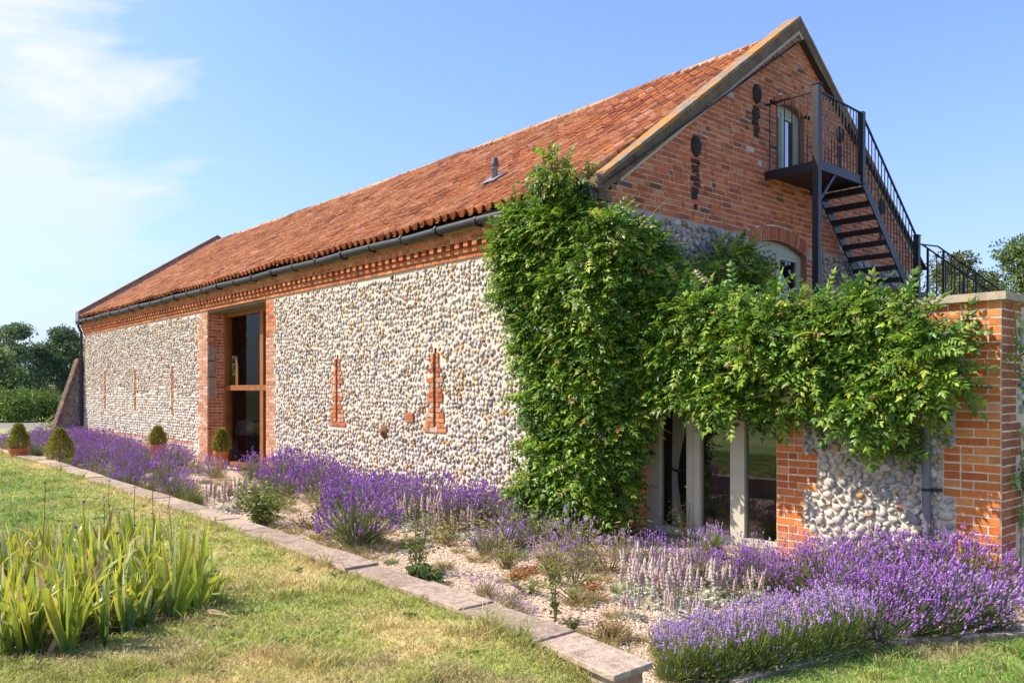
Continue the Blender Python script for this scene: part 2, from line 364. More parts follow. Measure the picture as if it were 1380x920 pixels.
OPY0, OPY1, OPZ = 9.30, 12.49, 3.72
SLITS = [(21.06, 'n'), (18.0, 'n'), (14.9, 'n'), (6.34, 'w'), (3.38, 'w')]
def slit_half(z, kind):
    """half width of the brick surround at height z (0 = none)"""
    if not 1.10 < z < 2.42: return 0
    k = int((z-1.12)/0.075)
    if kind == 'w':
        if z < 1.28: return .30 if z < 1.20 else .245
        if z < 1.42: return .235
        if z > 2.34: return .0
        return (.165, .11, .215, .11, .165, .11, .20, .20)[k % 8] if z < 2.2 else .10
    return (.10, .07)[k % 2]
def front_ok(s_, z, hw):
    if OPY0-.55 < s_ < OPY1+.75:
        k = int(z/.3); tl = (.66, .54)[k % 2]; tr = (.46, .36)[k % 2]
        if z < .1: return False
        if OPY0-tr-hw*.7 < s_ < OPY1+tl+hw*.7: return False
    for y, kd in SLITS:
        h = slit_half(z, kd)
        if abs(s_-y) < (h+hw*.75 if h else 0): return False
        if not h and abs(s_-y) < .05+hw*.6 and 1.1 < z < 2.5: return False
    if math.hypot(s_-4.78, z-1.09) < .10+hw*.3: return False
    if abs(s_-4.05) < .12+hw*.6 and abs(z-1.34) < .10: return False
    return z < 3.60
def sub(spans, holes):
    for h0, h1 in holes:
        n_ = []
        for a, b in spans:
            if h1 <= a or h0 >= b: n_.append((a, b)); continue
            if h0 > a: n_.append((a, h0))
            if h1 < b: n_.append((h1, b))
        spans = n_
    return spans
F0 = fr_front(0.0)
# mortar core of the front wall, with its openings
mb = MB(); zs = [-.2, 1.13, 1.22, 2.40, OPZ, 4.05]
for za, zb in zip(zs[:-1], zs[1:]):
    holes = [(OPY0, OPY1)] if zb <= OPZ else []
    if 1.2 <= za and zb <= 2.45: holes += [(y-.028, y+.028) for y, k in SLITS]
    for a, b in sub([(0.0, LB)], holes):
        c_ = np.array([0.62, 0.53, 0.445])
        mb.arr(F0(np.array([(a, 0, za), (b, 0, za), (b, 0, zb), (a, 0, zb)], float)), [(0, 1, 2, 3)], c_)
fw = mb.build('front_wall', MORTAR, barn)
mb = MB()
up = lambda s_, z, hw: front_ok(s_, z, hw) and not (s_ > 13 and z < 1.75+.12*math.sin(s_*1.7))
pts = stone_rows(0.0, OPY0, .0, 3.62, up, h=.070, wmin=.048, wmax=.122, jit=.016, depth=.019, gap=.97)
pts += stone_rows(OPY1, LB, .0, 3.62, up, h=.070, wmin=.048, wmax=.125, jit=.015, depth=.019, gap=.97)
FL = [(w, tuple(np.array(c)*.89)) for w, c in FL]; stones(mb, F0, pts, FL, .65)
lowr = lambda s_, z, hw: front_ok(s_, z, hw) and s_ > 13 and z < 1.75+.12*math.sin(s_*1.7) and not (int(z/.072) in (3, 6))
stones(mb, F0, stone_rows(OPY1, LB, 0, 1.95, lowr, h=.074, wmin=.10, wmax=.2, jit=.004, depth=.026), [(6, (0.62, 0.58, 0.52)), (4, (0.56, 0.5, 0.43)), (1, (0.42, 0.4, 0.39)), (.8, (0.5, 0.33, 0.22))], .06)
mb.build('flint_facing', FLINT, fw, smooth=True)
mbb, mmm = bricks(F0, .21, .30, lambda z: [(13.4, 23.4)], PALE, MORT_L); bricks(F0, .43, .52, lambda z: [(13.4, 23.4)], PALE, MORT_L, mb=mbb, mm=mmm)
for (y, z) in ((22.6, 1.22), (19.6, 1.25), (16.5, 1.2), (13.9, 1.1), (20.4, .95), (15.3, .9)):
    bricks(F0, z, z+.15, lambda q, y=y: [(y-.11, y+.11)], PALE, MORT_L, mb=mbb, mm=mmm)
mbb.build('lacing_bricks', BRICK, fw)
# jambs of the tall doorway
mbb, mmm = MB(), MB()
def jl(z): k = int(z/.3); return [(OPY1, OPY1+(.66, .54)[k % 2])]
def jr(z): k = int(z/.3); return [(OPY0-(.46, .36)[k % 2], OPY0)]
bricks(F0, 0, 2.85, jr, PALE, MORT_L, proud=.005, mb=mbb, mm=mmm); bricks(F0, 2.85, 3.6, jr, OLDF, MORT_L, proud=.005, mb=mbb, mm=mmm)
bricks(fr_back(OPY0), 0, 3.6, lambda z: [(.012, .42)], [(5, (0.50, 0.17, 0.055)), (4, (0.43, 0.13, 0.045))], MORT_L, mb=mbb, mm=mmm)
jb = mbb.build('door_jamb', BRICK_NEW, barn); mmm.build('joint', MORTAR, jb); mbb, mmm = MB(), MB()
bricks(F0, 0, 3.6, jl, PALE, MORT_L, proud=.005, mb=mbb, mm=mmm)
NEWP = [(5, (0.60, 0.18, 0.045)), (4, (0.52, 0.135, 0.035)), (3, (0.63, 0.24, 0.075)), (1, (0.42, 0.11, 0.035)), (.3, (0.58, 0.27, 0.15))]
def rev(z): return [(.012, .42)] if not 1.55 < z < 2.85 else [(.20, .42)]
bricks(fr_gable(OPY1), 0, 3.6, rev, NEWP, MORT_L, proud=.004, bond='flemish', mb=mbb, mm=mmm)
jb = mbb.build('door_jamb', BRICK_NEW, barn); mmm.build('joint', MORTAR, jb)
mb = MB()
for z0, z1, w_ in ((1.55, 2.08, .195), (2.09, 2.46, .195), (2.47, 2.84, .195)):
    mb.box(.006, w_, OPY1-.010, OPY1+.02, z0+.006, z1-.006, np.array((0.43, 0.31, 0.22))*RNG.uniform(.9, 1.1), .005)
for z in (1.75, 2.2, 2.35, 2.6):
    mb.box(.09, .104, OPY1-.013, OPY1, z, z+.06, (0.16, 0.11, 0.08), .002)
mb.build('stone_block', mat('worn_stone', None, .95, 14, .25, .6, 60), jb)
# oak beam above the doorway
mb = MB(); mb.box(.01, .5, OPY0-.02, OPY1+.02, 3.60, 3.645); mb.build('lintel', mat('grey_beam', (0.20, 0.17, 0.14), .9, 8, .25, .3, 40), barn)
# dentil cornice
mbb, mmm = MB(), MB()
F3 = lambda p: fr_front(-p)
bricks(F3(.020), 3.645, 3.720, lambda z: [(0, LB)], OLDF, MORT_O, bond='stretcher', mb=mbb, mm=mmm, back=.05)
bricks(F3(.045), 3.722, 3.797, lambda z: [(0, LB)], OLDF, MORT_O, bond='stretcher', mb=mbb, mm=mmm, back=.08)
s_ = 0.0
while s_ < LB-.1:
    mbb.box(s_+.01, s_+.108, -.1, .105+RNG.normal(0, .003), 3.801, 3.872, pick(OLDF)*RNG.uniform(.85, 1.15), .002, F0); s_ += .205
mmm.arr(F0(np.array([(0, .03, 3.797), (LB, .03, 3.797), (LB, .03, 3.876), (0, .03, 3.876)], float)), [(0, 1, 2, 3)], np.array((.22, .15, .1)))
bricks(F3(.108), 3.876, 3.951, lambda z: [(0, LB)], OLDF, MORT_O, bond='header', mb=mbb, mm=mmm, back=.12)
bricks(F3(.115), 3.953, 4.02, lambda z: [(0, LB)], OLDF, MORT_O, bond='stretcher', mb=mbb, mm=mmm, back=.12)
mmm.box(-.11, 0, 0, LB, 4.02, 4.10, MORT_O)
co = mbb.build('cornice', BRICK, barn); mmm.build('mortar_bed', MORTAR, co)
# slit vents
for y, kd in SLITS:
    mbb, mmm = MB(), MB()
    bricks(F0, 1.13, 2.405, lambda z, y=y, kd=kd: sub([(y-slit_half(z, kd), y+slit_half(z, kd))], [(y-.028, y+.028)] if z > 1.22 else []), OLDF+PALE, MORT_L, proud=.022 if kd == 'w' else .016, mb=mbb, mm=mmm, bond='stretcher')
    sv = mbb.build('slit_vent', BRICK, barn); mmm.build('joint', MORTAR, sv)
    mb = MB()
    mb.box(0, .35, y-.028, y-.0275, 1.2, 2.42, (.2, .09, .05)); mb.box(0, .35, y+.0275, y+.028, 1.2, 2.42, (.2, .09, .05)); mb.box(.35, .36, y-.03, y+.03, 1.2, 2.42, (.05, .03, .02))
    for z in (1.5, 1.8, 2.1): mb.box(.03, .09, y-.028, y-.008, z, z+.06, (.33, .12, .06))
    mb.build('slot', SOIL, sv)
# cast iron wall plate and air brick low on the wall
mb = MB(); mb.lathe([(0, .075), (.035, .07), (.05, .045), (.075, .05), (.09, .03), (.105, .03), (.11, 0)], 20)
o = mb.build('wall_plate', RUST, barn, True); o.location = (0, 4.78, 1.09); o.rotation_euler = (0, rad(-90), 0)
mb = MB()
for k in range(6): mb.box(-.03, .01, 4.05-.11, 4.05+.11, 1.27+k*.024, 1.27+k*.024+.014, (.5, .2, .1))
mb.box(-.016, .01, 4.05-.12, 4.05+.12, 1.262, 1.415, (.25, .1, .05)); mb.build('air_brick', BRICK, barn)

# ---- glazed oak screen
gs = bpy.data.objects.new('glazed_screen', None); COL.objects.link(gs); gs.parent = barn
mb = MB(); X0, X1 = .40, .54
for y, w_ in ((OPY1-.06, .06), (10.42, .085), (OPY0+.06, .06), (11.6, .0)):
    if w_: mb.box(X0, X1, y-w_, y+w_, 0, 3.60)
mb.box(X0-.005, X1, OPY0, OPY1, 1.77, 1.89); mb.box(X0-.004, X1, OPY0, OPY1, 3.50, 3.598); mb.box(X0-.004, X1, OPY0, OPY1, 0, .1)
mb.build('oak_frame', OAK, gs)
for y0, y1 in ((OPY0+.12, 10.335), (10.505, OPY1-.12)):
    for z0, z1 in ((.1, 1.77), (1.89, 3.5)):
        mb = MB(); mb.quad((.47, y0, z0), (.47, y1, z0), (.47, y1, z1), (.47, y0, z1)); mb.build('pane', GLASS_B, gs)
# ---- interior seen through the glass
mb = MB(); YB = LB-.3
bx0, bz1 = on_y(303, 479, YB); bx1, bz0 = on_y(322, 524, YB); wy = 12.0
by0, by1 = 14.2, 14.9
Xb = WB-.3
def holed(mb, y, x0, x1, z1, c):
    for za, zb in ((0, bz0), (bz0, bz1), (bz1, z1)):
        for a, b in sub([(x0, x1)], [(bx0, bx1)] if za == bz0 else []): mb.quad((a, y, za), (b, y, za), (b, y, zb), (a, y, zb), c)
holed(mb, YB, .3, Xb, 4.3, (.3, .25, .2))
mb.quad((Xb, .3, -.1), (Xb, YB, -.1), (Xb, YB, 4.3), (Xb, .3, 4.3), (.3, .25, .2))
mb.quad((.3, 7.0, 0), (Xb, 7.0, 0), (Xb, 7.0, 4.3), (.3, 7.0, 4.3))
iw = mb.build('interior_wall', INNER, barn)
mb = MB()
for a, b in ((bx0-.06, bx0), (bx1, bx1+.12)): mb.box(a, b, YB-.06, LB+.02, bz0-.06, bz1+.06)
mb.box(bx0, bx1, YB-.05, LB+.02, bz0-.06, bz0); mb.box(bx0, bx1, YB-.05, LB+.02, bz1, bz1+.06); mb.build('rear_window', OAK, iw)
mb = MB(); mb.quad((.3, .3, .02), (Xb, .3, .02), (Xb, LB-.3, .02), (.3, LB-.3, .02)); mb.build('interior_floor', FLOORM, barn)
mb = MB()
qx, qz = on_y(327, 500, 17.0)
mb.box(qx-.10, qx+.10, 16.9, 17.1, 0, 4.0); mb.box(.4, Xb, 16.92, 17.08, 3.35, 3.6); mb.build('interior_post', OAK, barn)

# ---- gable wall
def gop(z):      # openings and arches of the gable at height z
    h = []
    if 5.0 < z < 6.20: h.append((DX-.5*DW, DX+.5*DW) if z < 6.06 else (DX-ahw(z, DW, .10, 6.16), DX+ahw(z, DW, .10, 6.16)))
    if 6.06 < z < 6.16+.15: q = ahw(z, DW+.26, .17, 6.31); h = [(DX-q, DX+q)] if q else h
    if 2.4 < z < 3.87: h.append((WX-.5*WW, WX+.5*WW))
    elif 3.87 <= z < 4.03+.22: q = ahw(z, WW+.30, .24, 4.24); h.append((WX-q, WX+q))
    return h
def ahw(z, w, rise, top):
    R = (w*w/4+rise*rise)/(2*rise); d = z-(top-R); q = R*R-d*d
    return math.sqrt(q) if q > 0 else 0.0
DX, DW = 4.30, .80; WX, WW = 3.97, 1.62
FG = fr_gable(0.0)
def gspan(z):
    d = (7.60-.26-z)/.72
    if d <= 0: return []
    a, b = max(0.0, XR-d), min(WB, XR+d)
    return sub([(a, b)], gop(z))
mbb, mmm = bricks(FG, 4.02, 7.25, gspan, OLD, MORT_D, bond='flemish', shift=.2, jit=.0030, proud=.0045)
def wj(z):
    k = int(z/.225); t = (.34, .24)[k % 2]
    return [(WX-WW/2-t, WX-WW/2), (WX+WW/2, WX+WW/2+t)]
bricks(FG, 2.4, 4.0, lambda z: sub(wj(z), gop(z)), OLDF, MORT_L, mb=mbb, mm=mmm, proud=.005)
def cq(z): k = int(z/.225); t = (.36, .24)[k % 2]; return [(0, t), (WB-t, WB)]
bricks(FG, 0.0, 4.0, cq, OLDF, MORT_L, mb=mbb, mm=mmm, proud=.005)
bricks(F0, 0.0, 3.6, lambda z: [(0, (.36, .24)[int(z/.225) % 2])], OLDF, MORT_L, mb=mbb, mm=mmm, proud=.016)
def arch(xc, w, rise, top, th, nb, pal):
    R = (w*w/4+rise*rise)/(2*rise); zc = top-R; a0 = math.asin(w/2/R)
    for i in range(nb):
        t0 = -a0+2*a0*i/nb+.006; t1 = -a0+2*a0*(i+1)/nb-.006
        p = [(xc+q*math.sin(t), z_) for q, t, z_ in ()]
        vv = []
        for n_ in (-.06, .016):
            for q in (R+.004, R+th):
                for t in (t0, t1): vv.append((xc+q*math.sin(t), n_, zc+q*math.cos(t)))
        mbb.arr(FG(np.array(vv)), [(0, 1, 3, 2), (4, 6, 7, 5), (0, 4, 5, 1), (2, 3, 7, 6), (0, 2, 6, 4), (1, 5, 7, 3)], pick(pal)*RNG.uniform(.85, 1.15))
    for i in range(nb):      # mortar behind
        t0 = -a0+2*a0*i/nb; t1 = -a0+2*a0*(i+1)/nb
        mmm.arr(FG(np.array([(xc+R*math.sin(t0), .002, zc+R*math.cos(t0)), (xc+R*math.sin(t1), .002, zc+R*math.cos(t1)), (xc+(R+th+.02)*math.sin(t1), .002, zc+(R+th+.02)*math.cos(t1)), (xc+(R+th+.02)*math.sin(t0), .002, zc+(R+th+.02)*math.cos(t0))])), [(0, 1, 2, 3)], np.array(MORT_L))
PINK = [(4, (0.46, 0.15, 0.07)), (3, (0.48, 0.20, 0.11)), (2, (0.36, 0.11, 0.05))]
arch(DX, DW, .10, 6.16, .14, 11, OLDF); arch(WX, WW, .16, 4.03, .205, 24, PINK)
for (xc, w, rise, top, z0) in ((DX, DW, .10, 6.16, 5.0), (WX, WW, .16, 4.03, 2.4)):       # reveals
    zsp = top-rise; dp = .14
    pr = [(xc-w/2, z0), (xc-w/2, zsp)]+[(xc+s*w/2, zsp+0) for s in ()]
    R = (w*w/4+rise*rise)/(2*rise); a0 = math.asin(w/2/R)
    pr += [(xc+R*math.sin(t), top-R+R*math.cos(t)) for t in np.linspace(-a0, a0, 9)]+[(xc+w/2, z0)]
    for (xa, za), (xb, zb) in zip(pr[:-1], pr[1:]):
        mmm.quad((xa, -.002, za), (xb, -.002, zb), (xb, dp, zb), (xa, dp, za), (.27, .13, .08))
gw = mbb.build('gable_wall', BRICK, barn); mmm.build('joint', MORTAR, gw)
mb = MB(); mm_ = MB()
gok = lambda s_, z, hw: all(not (a-hw*.7 < s_ < b+hw*.7) for a, b in wj(z)+cq(z)+([(WX-WW/2, WX+WW/2)] if z < 3.95 else [])+([(WX-1.0, WX+1.0)] if z > 3.72 else []))
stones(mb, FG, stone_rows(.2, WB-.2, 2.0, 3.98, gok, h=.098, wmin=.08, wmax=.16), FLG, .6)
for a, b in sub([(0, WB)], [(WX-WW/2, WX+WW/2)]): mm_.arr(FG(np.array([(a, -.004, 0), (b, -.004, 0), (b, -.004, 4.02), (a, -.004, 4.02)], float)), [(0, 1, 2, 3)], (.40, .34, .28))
mb.build('flint_band', FLINT_SHADE, gw, True); mm_.build('flint_bed', MORTAR, gw)
# gable verge: brick-on-edge face, mortar fillet, lichened top
def verge(mb, y0, y1, off0, off1, xpad=.0, col=(1, 1, 1), x0=-.06, x1=WB+.06, Tz=Tz):
    for xa, xb in ((x0, XR), (XR, x1)):
        n_ = 14
        for i in range(n_):
            p, q = xa+(xb-xa)*i/n_, xa+(xb-xa)*(i+1)/n_
            v = np.array([(x, y, Tz(x)-o_) for x in (p, q) for y in (y0, y1) for o_ in (off1, off0)], float)
            mb.arr(v+RNG.normal(0, .002, v.shape), [(0, 1, 3, 2), (4, 6, 7, 5), (0, 4, 5, 1), (2, 3, 7, 6), (0, 2, 6, 4), (1, 5, 7, 3)], col)
mb = MB(); verge(mb, -.045, .22, .0, .055); gc = mb.build('gable_coping', COPE_TOP, barn)
mb = MB(); verge(mb, -.035, .18, .057, .23); mb.box(-.10, .12, -.04, .20, 4.02, 4.12); mb.box(-.14, .05, -.05, .20, 4.121, 4.29)
mb.build('coping_face', COPE, gc)
mb = MB(); verge(mb, -.026, .05, .232, .28, col=(.5, .42, .33), x0=.3, x1=WB-.3); mb.build('mortar_fillet', MORTAR, gc)
# far gable parapet
mb = MB(); Tf = lambda x: Rz(x)+.27; verge(mb, LB-.16, LB+.26, .0, .07, Tz=Tf, x0=-.2); fc = mb.build('far_coping', COPE, barn)
mb = MB(); verge(mb, LB-.14, LB+.2, .075, .42, Tz=Tf, x0=-.2); mb.box(-.22, .1, LB-.15, LB+.22, 4.0, 4.38); mb.build('lead_flashing', LEAD, fc)
mb = MB(); holed(mb, LB, 0, WB, 4.2, (.3, .12, .07)); mb.poly([(0, LB, 4.2), (WB, LB, 4.2), (XR, LB, 7.4)], (.3, .12, .07)); mb.build('far_gable', BRICK, barn)
mb = MB(); mb.quad((WB, 0, 0), (WB, LB, 0), (WB, LB, 4.1), (WB, 0, 4.1), (.4, .35, .3)); mb.build('rear_wall', MORTAR, barn)

# ---- pantile roof
TILES = [(6, (0.51, 0.215, 0.088)), (5, (0.44, 0.172, 0.070)), (4, (0.55, 0.265, 0.118)), (2, (0.33, 0.12, 0.06)), (1.0, (0.62, 0.33, 0.19)), (.5, (0.27, 0.105, 0.06))]
mb = MB(); sl = math.atan(.671); cs, sn = math.cos(sl), math.sin(sl)
SLEN = (XR+.2)/cs; rows = 25; ex = SLEN/rows; tw = .195; y_a, y_b = .20, LB-.15; ncol = int((y_b-y_a)/tw); tw = (y_b-y_a)/ncol
q_ = np.array([0, .0, .09, .19, .31, .44, .58, .76, .9, 1.0]); prof = np.array([-.016, .060, .082, .080, .056, .021, -.005, -.017, -.016, -.010])
for i in range(rows):
    for j in range(ncol):
        lift = RNG.normal(0, .004); yaw = RNG.normal(0, .008); dsl = RNG.normal(0, .008)
        d0, d1 = i*ex+dsl-.02+(.07 if i == 0 else 0), (i+1)*ex+.035
        y0 = y_a+j*tw
        sag = -.05*math.sin(math.pi*(y0/LB))*(i/rows)+.018*math.sin(y0*.9+i*.25)+.012*math.sin(y0*2.3+1)
        yy = y0+q_*(tw*1.05); zt = prof
        pts_ = []
        for (d, h) in ((d0, .012+lift), (d0, .022+lift), (d1, .008+lift)):
            hh = zt+h+sag
            dd = d+yaw*(q_-.5)*tw*4
            pts_.append(np.stack([-.2+dd*cs-hh*sn, yy, 4.17+dd*sn+hh*cs], 1))
        v = np.concatenate(pts_)
        F = [(a*10+k, a*10+k+1, (a+1)*10+k+1, (a+1)*10+k) for a in (0, 1) for k in range(9)]
        mb.arr(v, F, pick(TILES)*RNG.uniform(.88, 1.12)*(.86+.3*fbm(y0, i*ex*1.3, .45, 3)))
for (xa, xb) in ((XR, 2*XR+.2),): mb.quad((xa, y_a, Rz(xa)), (xa, y_b, Rz(xa)), (xb, y_b, Rz(xb)), (xb, y_a, Rz(xb)), (.4, .15, .08))
roof = mb.build('roof', TILE, barn, smooth=False)
mb = MB(); mb.quad((-.18, y_a-.3, 4.12), (-.18, y_b, 4.12), (XR, y_b, Rz(XR)-.12), (XR, y_a-.3, Rz(XR)-.12)); mb.quad((XR, y_a-.3, Rz(XR)-.12), (XR, y_b, Rz(XR)-.12), (2*XR+.2, y_b, 4.1), (2*XR+.2, y_a-.3, 4.1)); mb.build('roof_boarding', DARKWOOD, roof)
mb = MB(); y = y_a; 
while y < y_b-.1:
    e = min(y+.42, y_b); sag = -.05*math.sin(math.pi*(y/LB))+RNG.normal(0, .004)
    a_ = np.linspace(rad(-15), rad(195), 9)
    ring = lambda yy, r, dz: np.stack([XR+r*np.cos(a_), np.full(9, yy), Rz(XR)-.02+r*.85*np.sin(a_)+sag+dz], 1)
    v = np.concatenate([ring(y-.02, .131, .004), ring(e, .126, 0)]); mb.arr(v, [(k, k+1, 9+k+1, 9+k) for k in range(8)], pick([(3, (.42, .19, .10)), (2, (.46, .27, .16)), (2, (.36, .22, .13))])*RNG.uniform(.85, 1.15)); y = e
mb.build('ridge_tiles', RIDGE, roof)
# flue
fx, fy, fz = 1.08, 3.49, Rz(1.08)
mb = MB(); mb.lathe([(0, -.1), (.055, -.1), (.055, .22), (.064, .22), (.064, .25), (.055, .25), (.055, .27), (.075, .275), (.075, .30), (.06, .34), (.06, .39), (.05, .41), (0, .41)], 18)
fl = mb.build('flue_pipe', METAL, roof, True); fl.scale = (.85, .85, .85); fl.location = (fx-.03, fy-.25, fz+.05)
mb = MB(); mb.lathe([(.057, .22), (.077, .27), (.077, .31), (.061, .34), (.061, .395), (.048, .42), (0, .42)], 18); mb.build('cowl', mat('dark_cowl', (.085, .06, .075), .6, 8, .2), fl, True)
mb = MB(); c_ = np.array([(-.22, -.22, 0), (.2, -.22, 0), (.2, .22, 0), (-.22, .22, 0)]); mb.poly([(-.20*cs-.055*sn, -.2, -.20*sn+.055*cs), (.22*cs-.055*sn, -.2, .22*sn+.055*cs), (.22*cs-.055*sn, .2, .22*sn+.055*cs), (-.20*cs-.055*sn, .2, -.20*sn+.055*cs)]); mb.build('flashing', LEAD, fl)
# gutter and downpipe
mb = MB(); gy = np.linspace(-.02, LB+.12, 26)
mb.tube([(-.195, y, 4.085-.012*math.sin(y*2.1)) for y in gy], .062, 10)
gt = mb.build('gutter', PLASTIC, barn, True)
mb = MB(); y = .3; i = 0
while y < LB:
    r_ = .074 if i % 3 else .08
    mb = MB(); mb.tube([(-.195, y-.03, 4.085), (-.195, y+.03, 4.085)], r_, 10); mb.box(-.22, -.1, y-.02, y+.02, 4.02, 4.075); y += .92; i += 1
    mb.build('gutter_bracket', PLASTIC, gt)
mb = MB(); mb.tube([(-.195, LB-.05, 4.05), (-.195, LB-.05, 3.93), (-.10, LB-.05, 3.72), (-.10, LB-.05, 0)], .042, 10); mb.build('downpipe', PLASTIC, barn, True)
# raking buttress standing out from the long wall at its far end
BX = on_y(70, 580, LB+.05)[0]
mb = MB(); prof_b = [(.0, 0), (.0, 2.85), (-.12, 2.85), (BX, .12), (BX, 0)]
for y in (LB+.05, LB+.75): mb.poly([(x, y, z) for x, z in prof_b], (.25, .21, .18))
for (a, b) in zip(prof_b[1:-1], prof_b[2:]): mb.quad((a[0], LB+.05, a[1]), (b[0], LB+.05, b[1]), (b[0], LB+.75, b[1]), (a[0], LB+.75, a[1]), (.24, .13, .09))
bu = mb.build('buttress', MORTAR, barn)
SLB = (2.85-.12)/(-.12-BX)
mb = MB(); bok = lambda s_, z, hw: s_ < -.03 and z < 2.72-(-.12-s_)*SLB-.02 and z > .02
stones(mb, fr_gable(LB+.05), stone_rows(BX, 0, 0, 2.85, bok, h=.10, wmin=.08, wmax=.17), [(3, (.24, .21, .21)), (3, (.16, .14, .15)), (2, (.22, .12, .10)), (1, (.36, .33, .31))], .7)  # stones dimmed, painting in the shade of the buttress side
mb.build('flint_facing', FLINT_SHADE, bu, True)
mb = MB(); nb_ = 40
for i in range(nb_):
    q = i/(nb_-1); x = -.12+(BX+.12)*q; z = 2.85-2.73*q; mb.box(x-.055, x+.045, LB+.02, LB+.5, z-.16, z+.015, pick([(3, (.13, .085, .07)), (2, (.10, .075, .07)), (1, (.19, .11, .08))]), .008)
mb.build('brick_edge', BRICK, bu)

# ---- openings of the gable
def gable_frame(name, xc, w, z0, top, rise, m, bars, yd=.10):
    root = bpy.data.objects.new(name, None); COL.objects.link(root); root.parent = barn
    mb = MB(); fw_ = .07
    R = (w*w/4+rise*rise)/(2*rise); a0 = math.asin(w/2/R); zsp = top-rise
    mb.box(xc-w/2, xc-w/2+fw_, yd, yd+.07, z0, zsp+.02); mb.box(xc+w/2-fw_, xc+w/2, yd, yd+.07, z0, zsp+.02)
    T = np.linspace(-a0, a0, 11); v = []
    for t in T:
        x, z = xc+R*math.sin(t), top-R+R*math.cos(t)
        for y in (yd+.002, yd+.068):
            v += [(x, y, z), (x, y, zsp-.02)]
    F = []
    for i in range(10):
        a = i*4; b = a+4; F += [(a, b, b+1, a+1), (a+2, a+3, b+3, b+2), (a+1, b+1, b+3, a+3)]
    mb.arr(v, F, (1, 1, 1))
    for b in bars: mb.box(xc+b-.05, xc+b+.05, yd-.004, yd+.074, z0, zsp-.0)
    mb.box(xc-w/2, xc+w/2, yd-.003, yd+.073, z0, z0+.09)
    mb.build('door_frame', m, root)
    eds = [-w/2+fw_]+[q for b in bars for q in (b-.05, b+.05)]+[w/2-fw_]
    for a, b in zip(eds[::2], eds[1::2]):
        s2 = .035; mb = MB()
        mb.box(xc+a, xc+a+s2, yd+.012, yd+.06, z0+.09, zsp-.02); mb.box(xc+b-s2, xc+b, yd+.012, yd+.06, z0+.09, zsp-.02)
        mb.box(xc+a+s2, xc+b-s2, yd+.012, yd+.06, zsp-.085, zsp-.02); sa = mb.build('sash', m, root)
        mb = MB(); mb.quad((xc+a+s2, yd+.035, z0+.09), (xc+b-s2, yd+.035, z0+.09), (xc+b-s2, yd+.035, zsp-.085), (xc+a+s2, yd+.035, zsp-.085)); mb.build('pane', GLASS_U if z0 > 4 else GLASS, sa)
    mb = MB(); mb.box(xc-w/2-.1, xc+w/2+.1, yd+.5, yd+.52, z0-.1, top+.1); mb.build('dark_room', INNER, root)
    return root
gable_frame('upper_door', DX, DW, 5.02, 6.16, .10, SAGE, [-.06])
gable_frame('arched_window', WX, WW, 2.4, 4.03, .16, SAGE, [.12])
# iron tie plates with the dark runs below them
for i, (px, py) in enumerate(((1019, 127), (937, 197), (1131, 182), (1187, 279))):
    x, z = on_y(px, py, 0)
    mb = MB(); mb.lathe([(0, .07), (.05, .065), (.09, .045), (.125, .02), (.135, 0)], 20)
    o = mb.build('tie_plate', CASTIRON, barn, True); o.location = (x, -.012, z); o.rotation_euler = (rad(90), 0, 0); o.scale = (.80, 1.08, .9)
    mb = MB(); zz_ = z-.19
    for k in range(9 if i == 1 else 6):
        if RNG.random() < .15: zz_ -= .075; continue
        a = .10*(1-k*.055)*RNG.uniform(.7, 1.2); cx_ = x+RNG.normal(0, .015)
        mb.box(cx_-a, cx_+a*.8, -.0145, -.006, zz_-.062+RNG.normal(0, .006), zz_, jit=.008); zz_ -= .075
    mb.build('dark_stain', TAR, barn)
# ============================================================ THE LOW FLAT-ROOFED WING
EX, EY = 0.44, -4.12
wing = thing('flat_roofed_wing', W(EX, 0), TH, 'low flint and brick wing with cream framed glass doors under the green climber', 'building')
def toW(o): o.matrix_parent_inverse = Matrix.Translation((-EX, 0, 0)); return o     # meshes below keep the site axes
FE = fr_front(EX)
WO0, WO1, WOZ = -2.03, -.20, 2.10
wspan = lambda z: [(WO0, WO1)] if z < WOZ else []
def wt(z):  k = int(z/.375); return [(WO0-(.45, .30)[k % 2], WO0), (WO1, 0)]
def pq(z):  k = int((z+.1)/.45); return [(EY, EY+(.46, .36)[k % 2])]
mbb, mmm = MB(), MB()
bricks(FE, 0, 2.10, lambda z: wt(z)+pq(z), NEWP, MORT_L, mb=mbb, mm=mmm, proud=.004)
bricks(FE, 2.10, 2.52, lambda z: [(EY, 0)], NEWP, MORT_L, mb=mbb, mm=mmm, proud=.004)
bricks(fr_gable(EY), 0, 2.52, lambda z: [(EX+.012, EX+(.50, .36)[int(z/.3) % 2])], [(5, (0.40, 0.13, 0.05)), (4, (0.34, 0.10, 0.045)), (1, (.28, .09, .05))], MORT_L, mb=mbb, mm=mmm, proud=.004)  # return bricks coloured darker than the front, painting in their shade
bricks(fr_gable(WO1), 0, 2.1, lambda z: [(EX+.012, EX+.14)], NEWP, MORT_L, mb=mbb, mm=mmm, bond='header')
o = toW(mbb.build('brickwork', BRICK_NEW, wing)); j_ = mmm.build('joint', MORTAR, o)
mb = MB()
c_ = (0.60, 0.52, 0.42)
for a, b, z0, z1 in ((EY, WO0, -.2, 2.1), (WO1, 0, -.2, 2.1), (EY, 0, 2.1, 2.5)):
    mb.arr(FE(np.array([(a, -.004, z0), (b, -.004, z0), (b, -.004, z1), (a, -.004, z1)], float)), [(0, 1, 2, 3)], c_)
mb.arr(fr_gable(EY)(np.array([(EX, -.004, -.2), (7.6, -.004, -.2), (7.6, -.004, 2.5), (EX, -.004, 2.5)], float)), [(0, 1, 2, 3)], c_)
toW(mb.build('mortar_core', MORTAR, wing))
mb = MB()
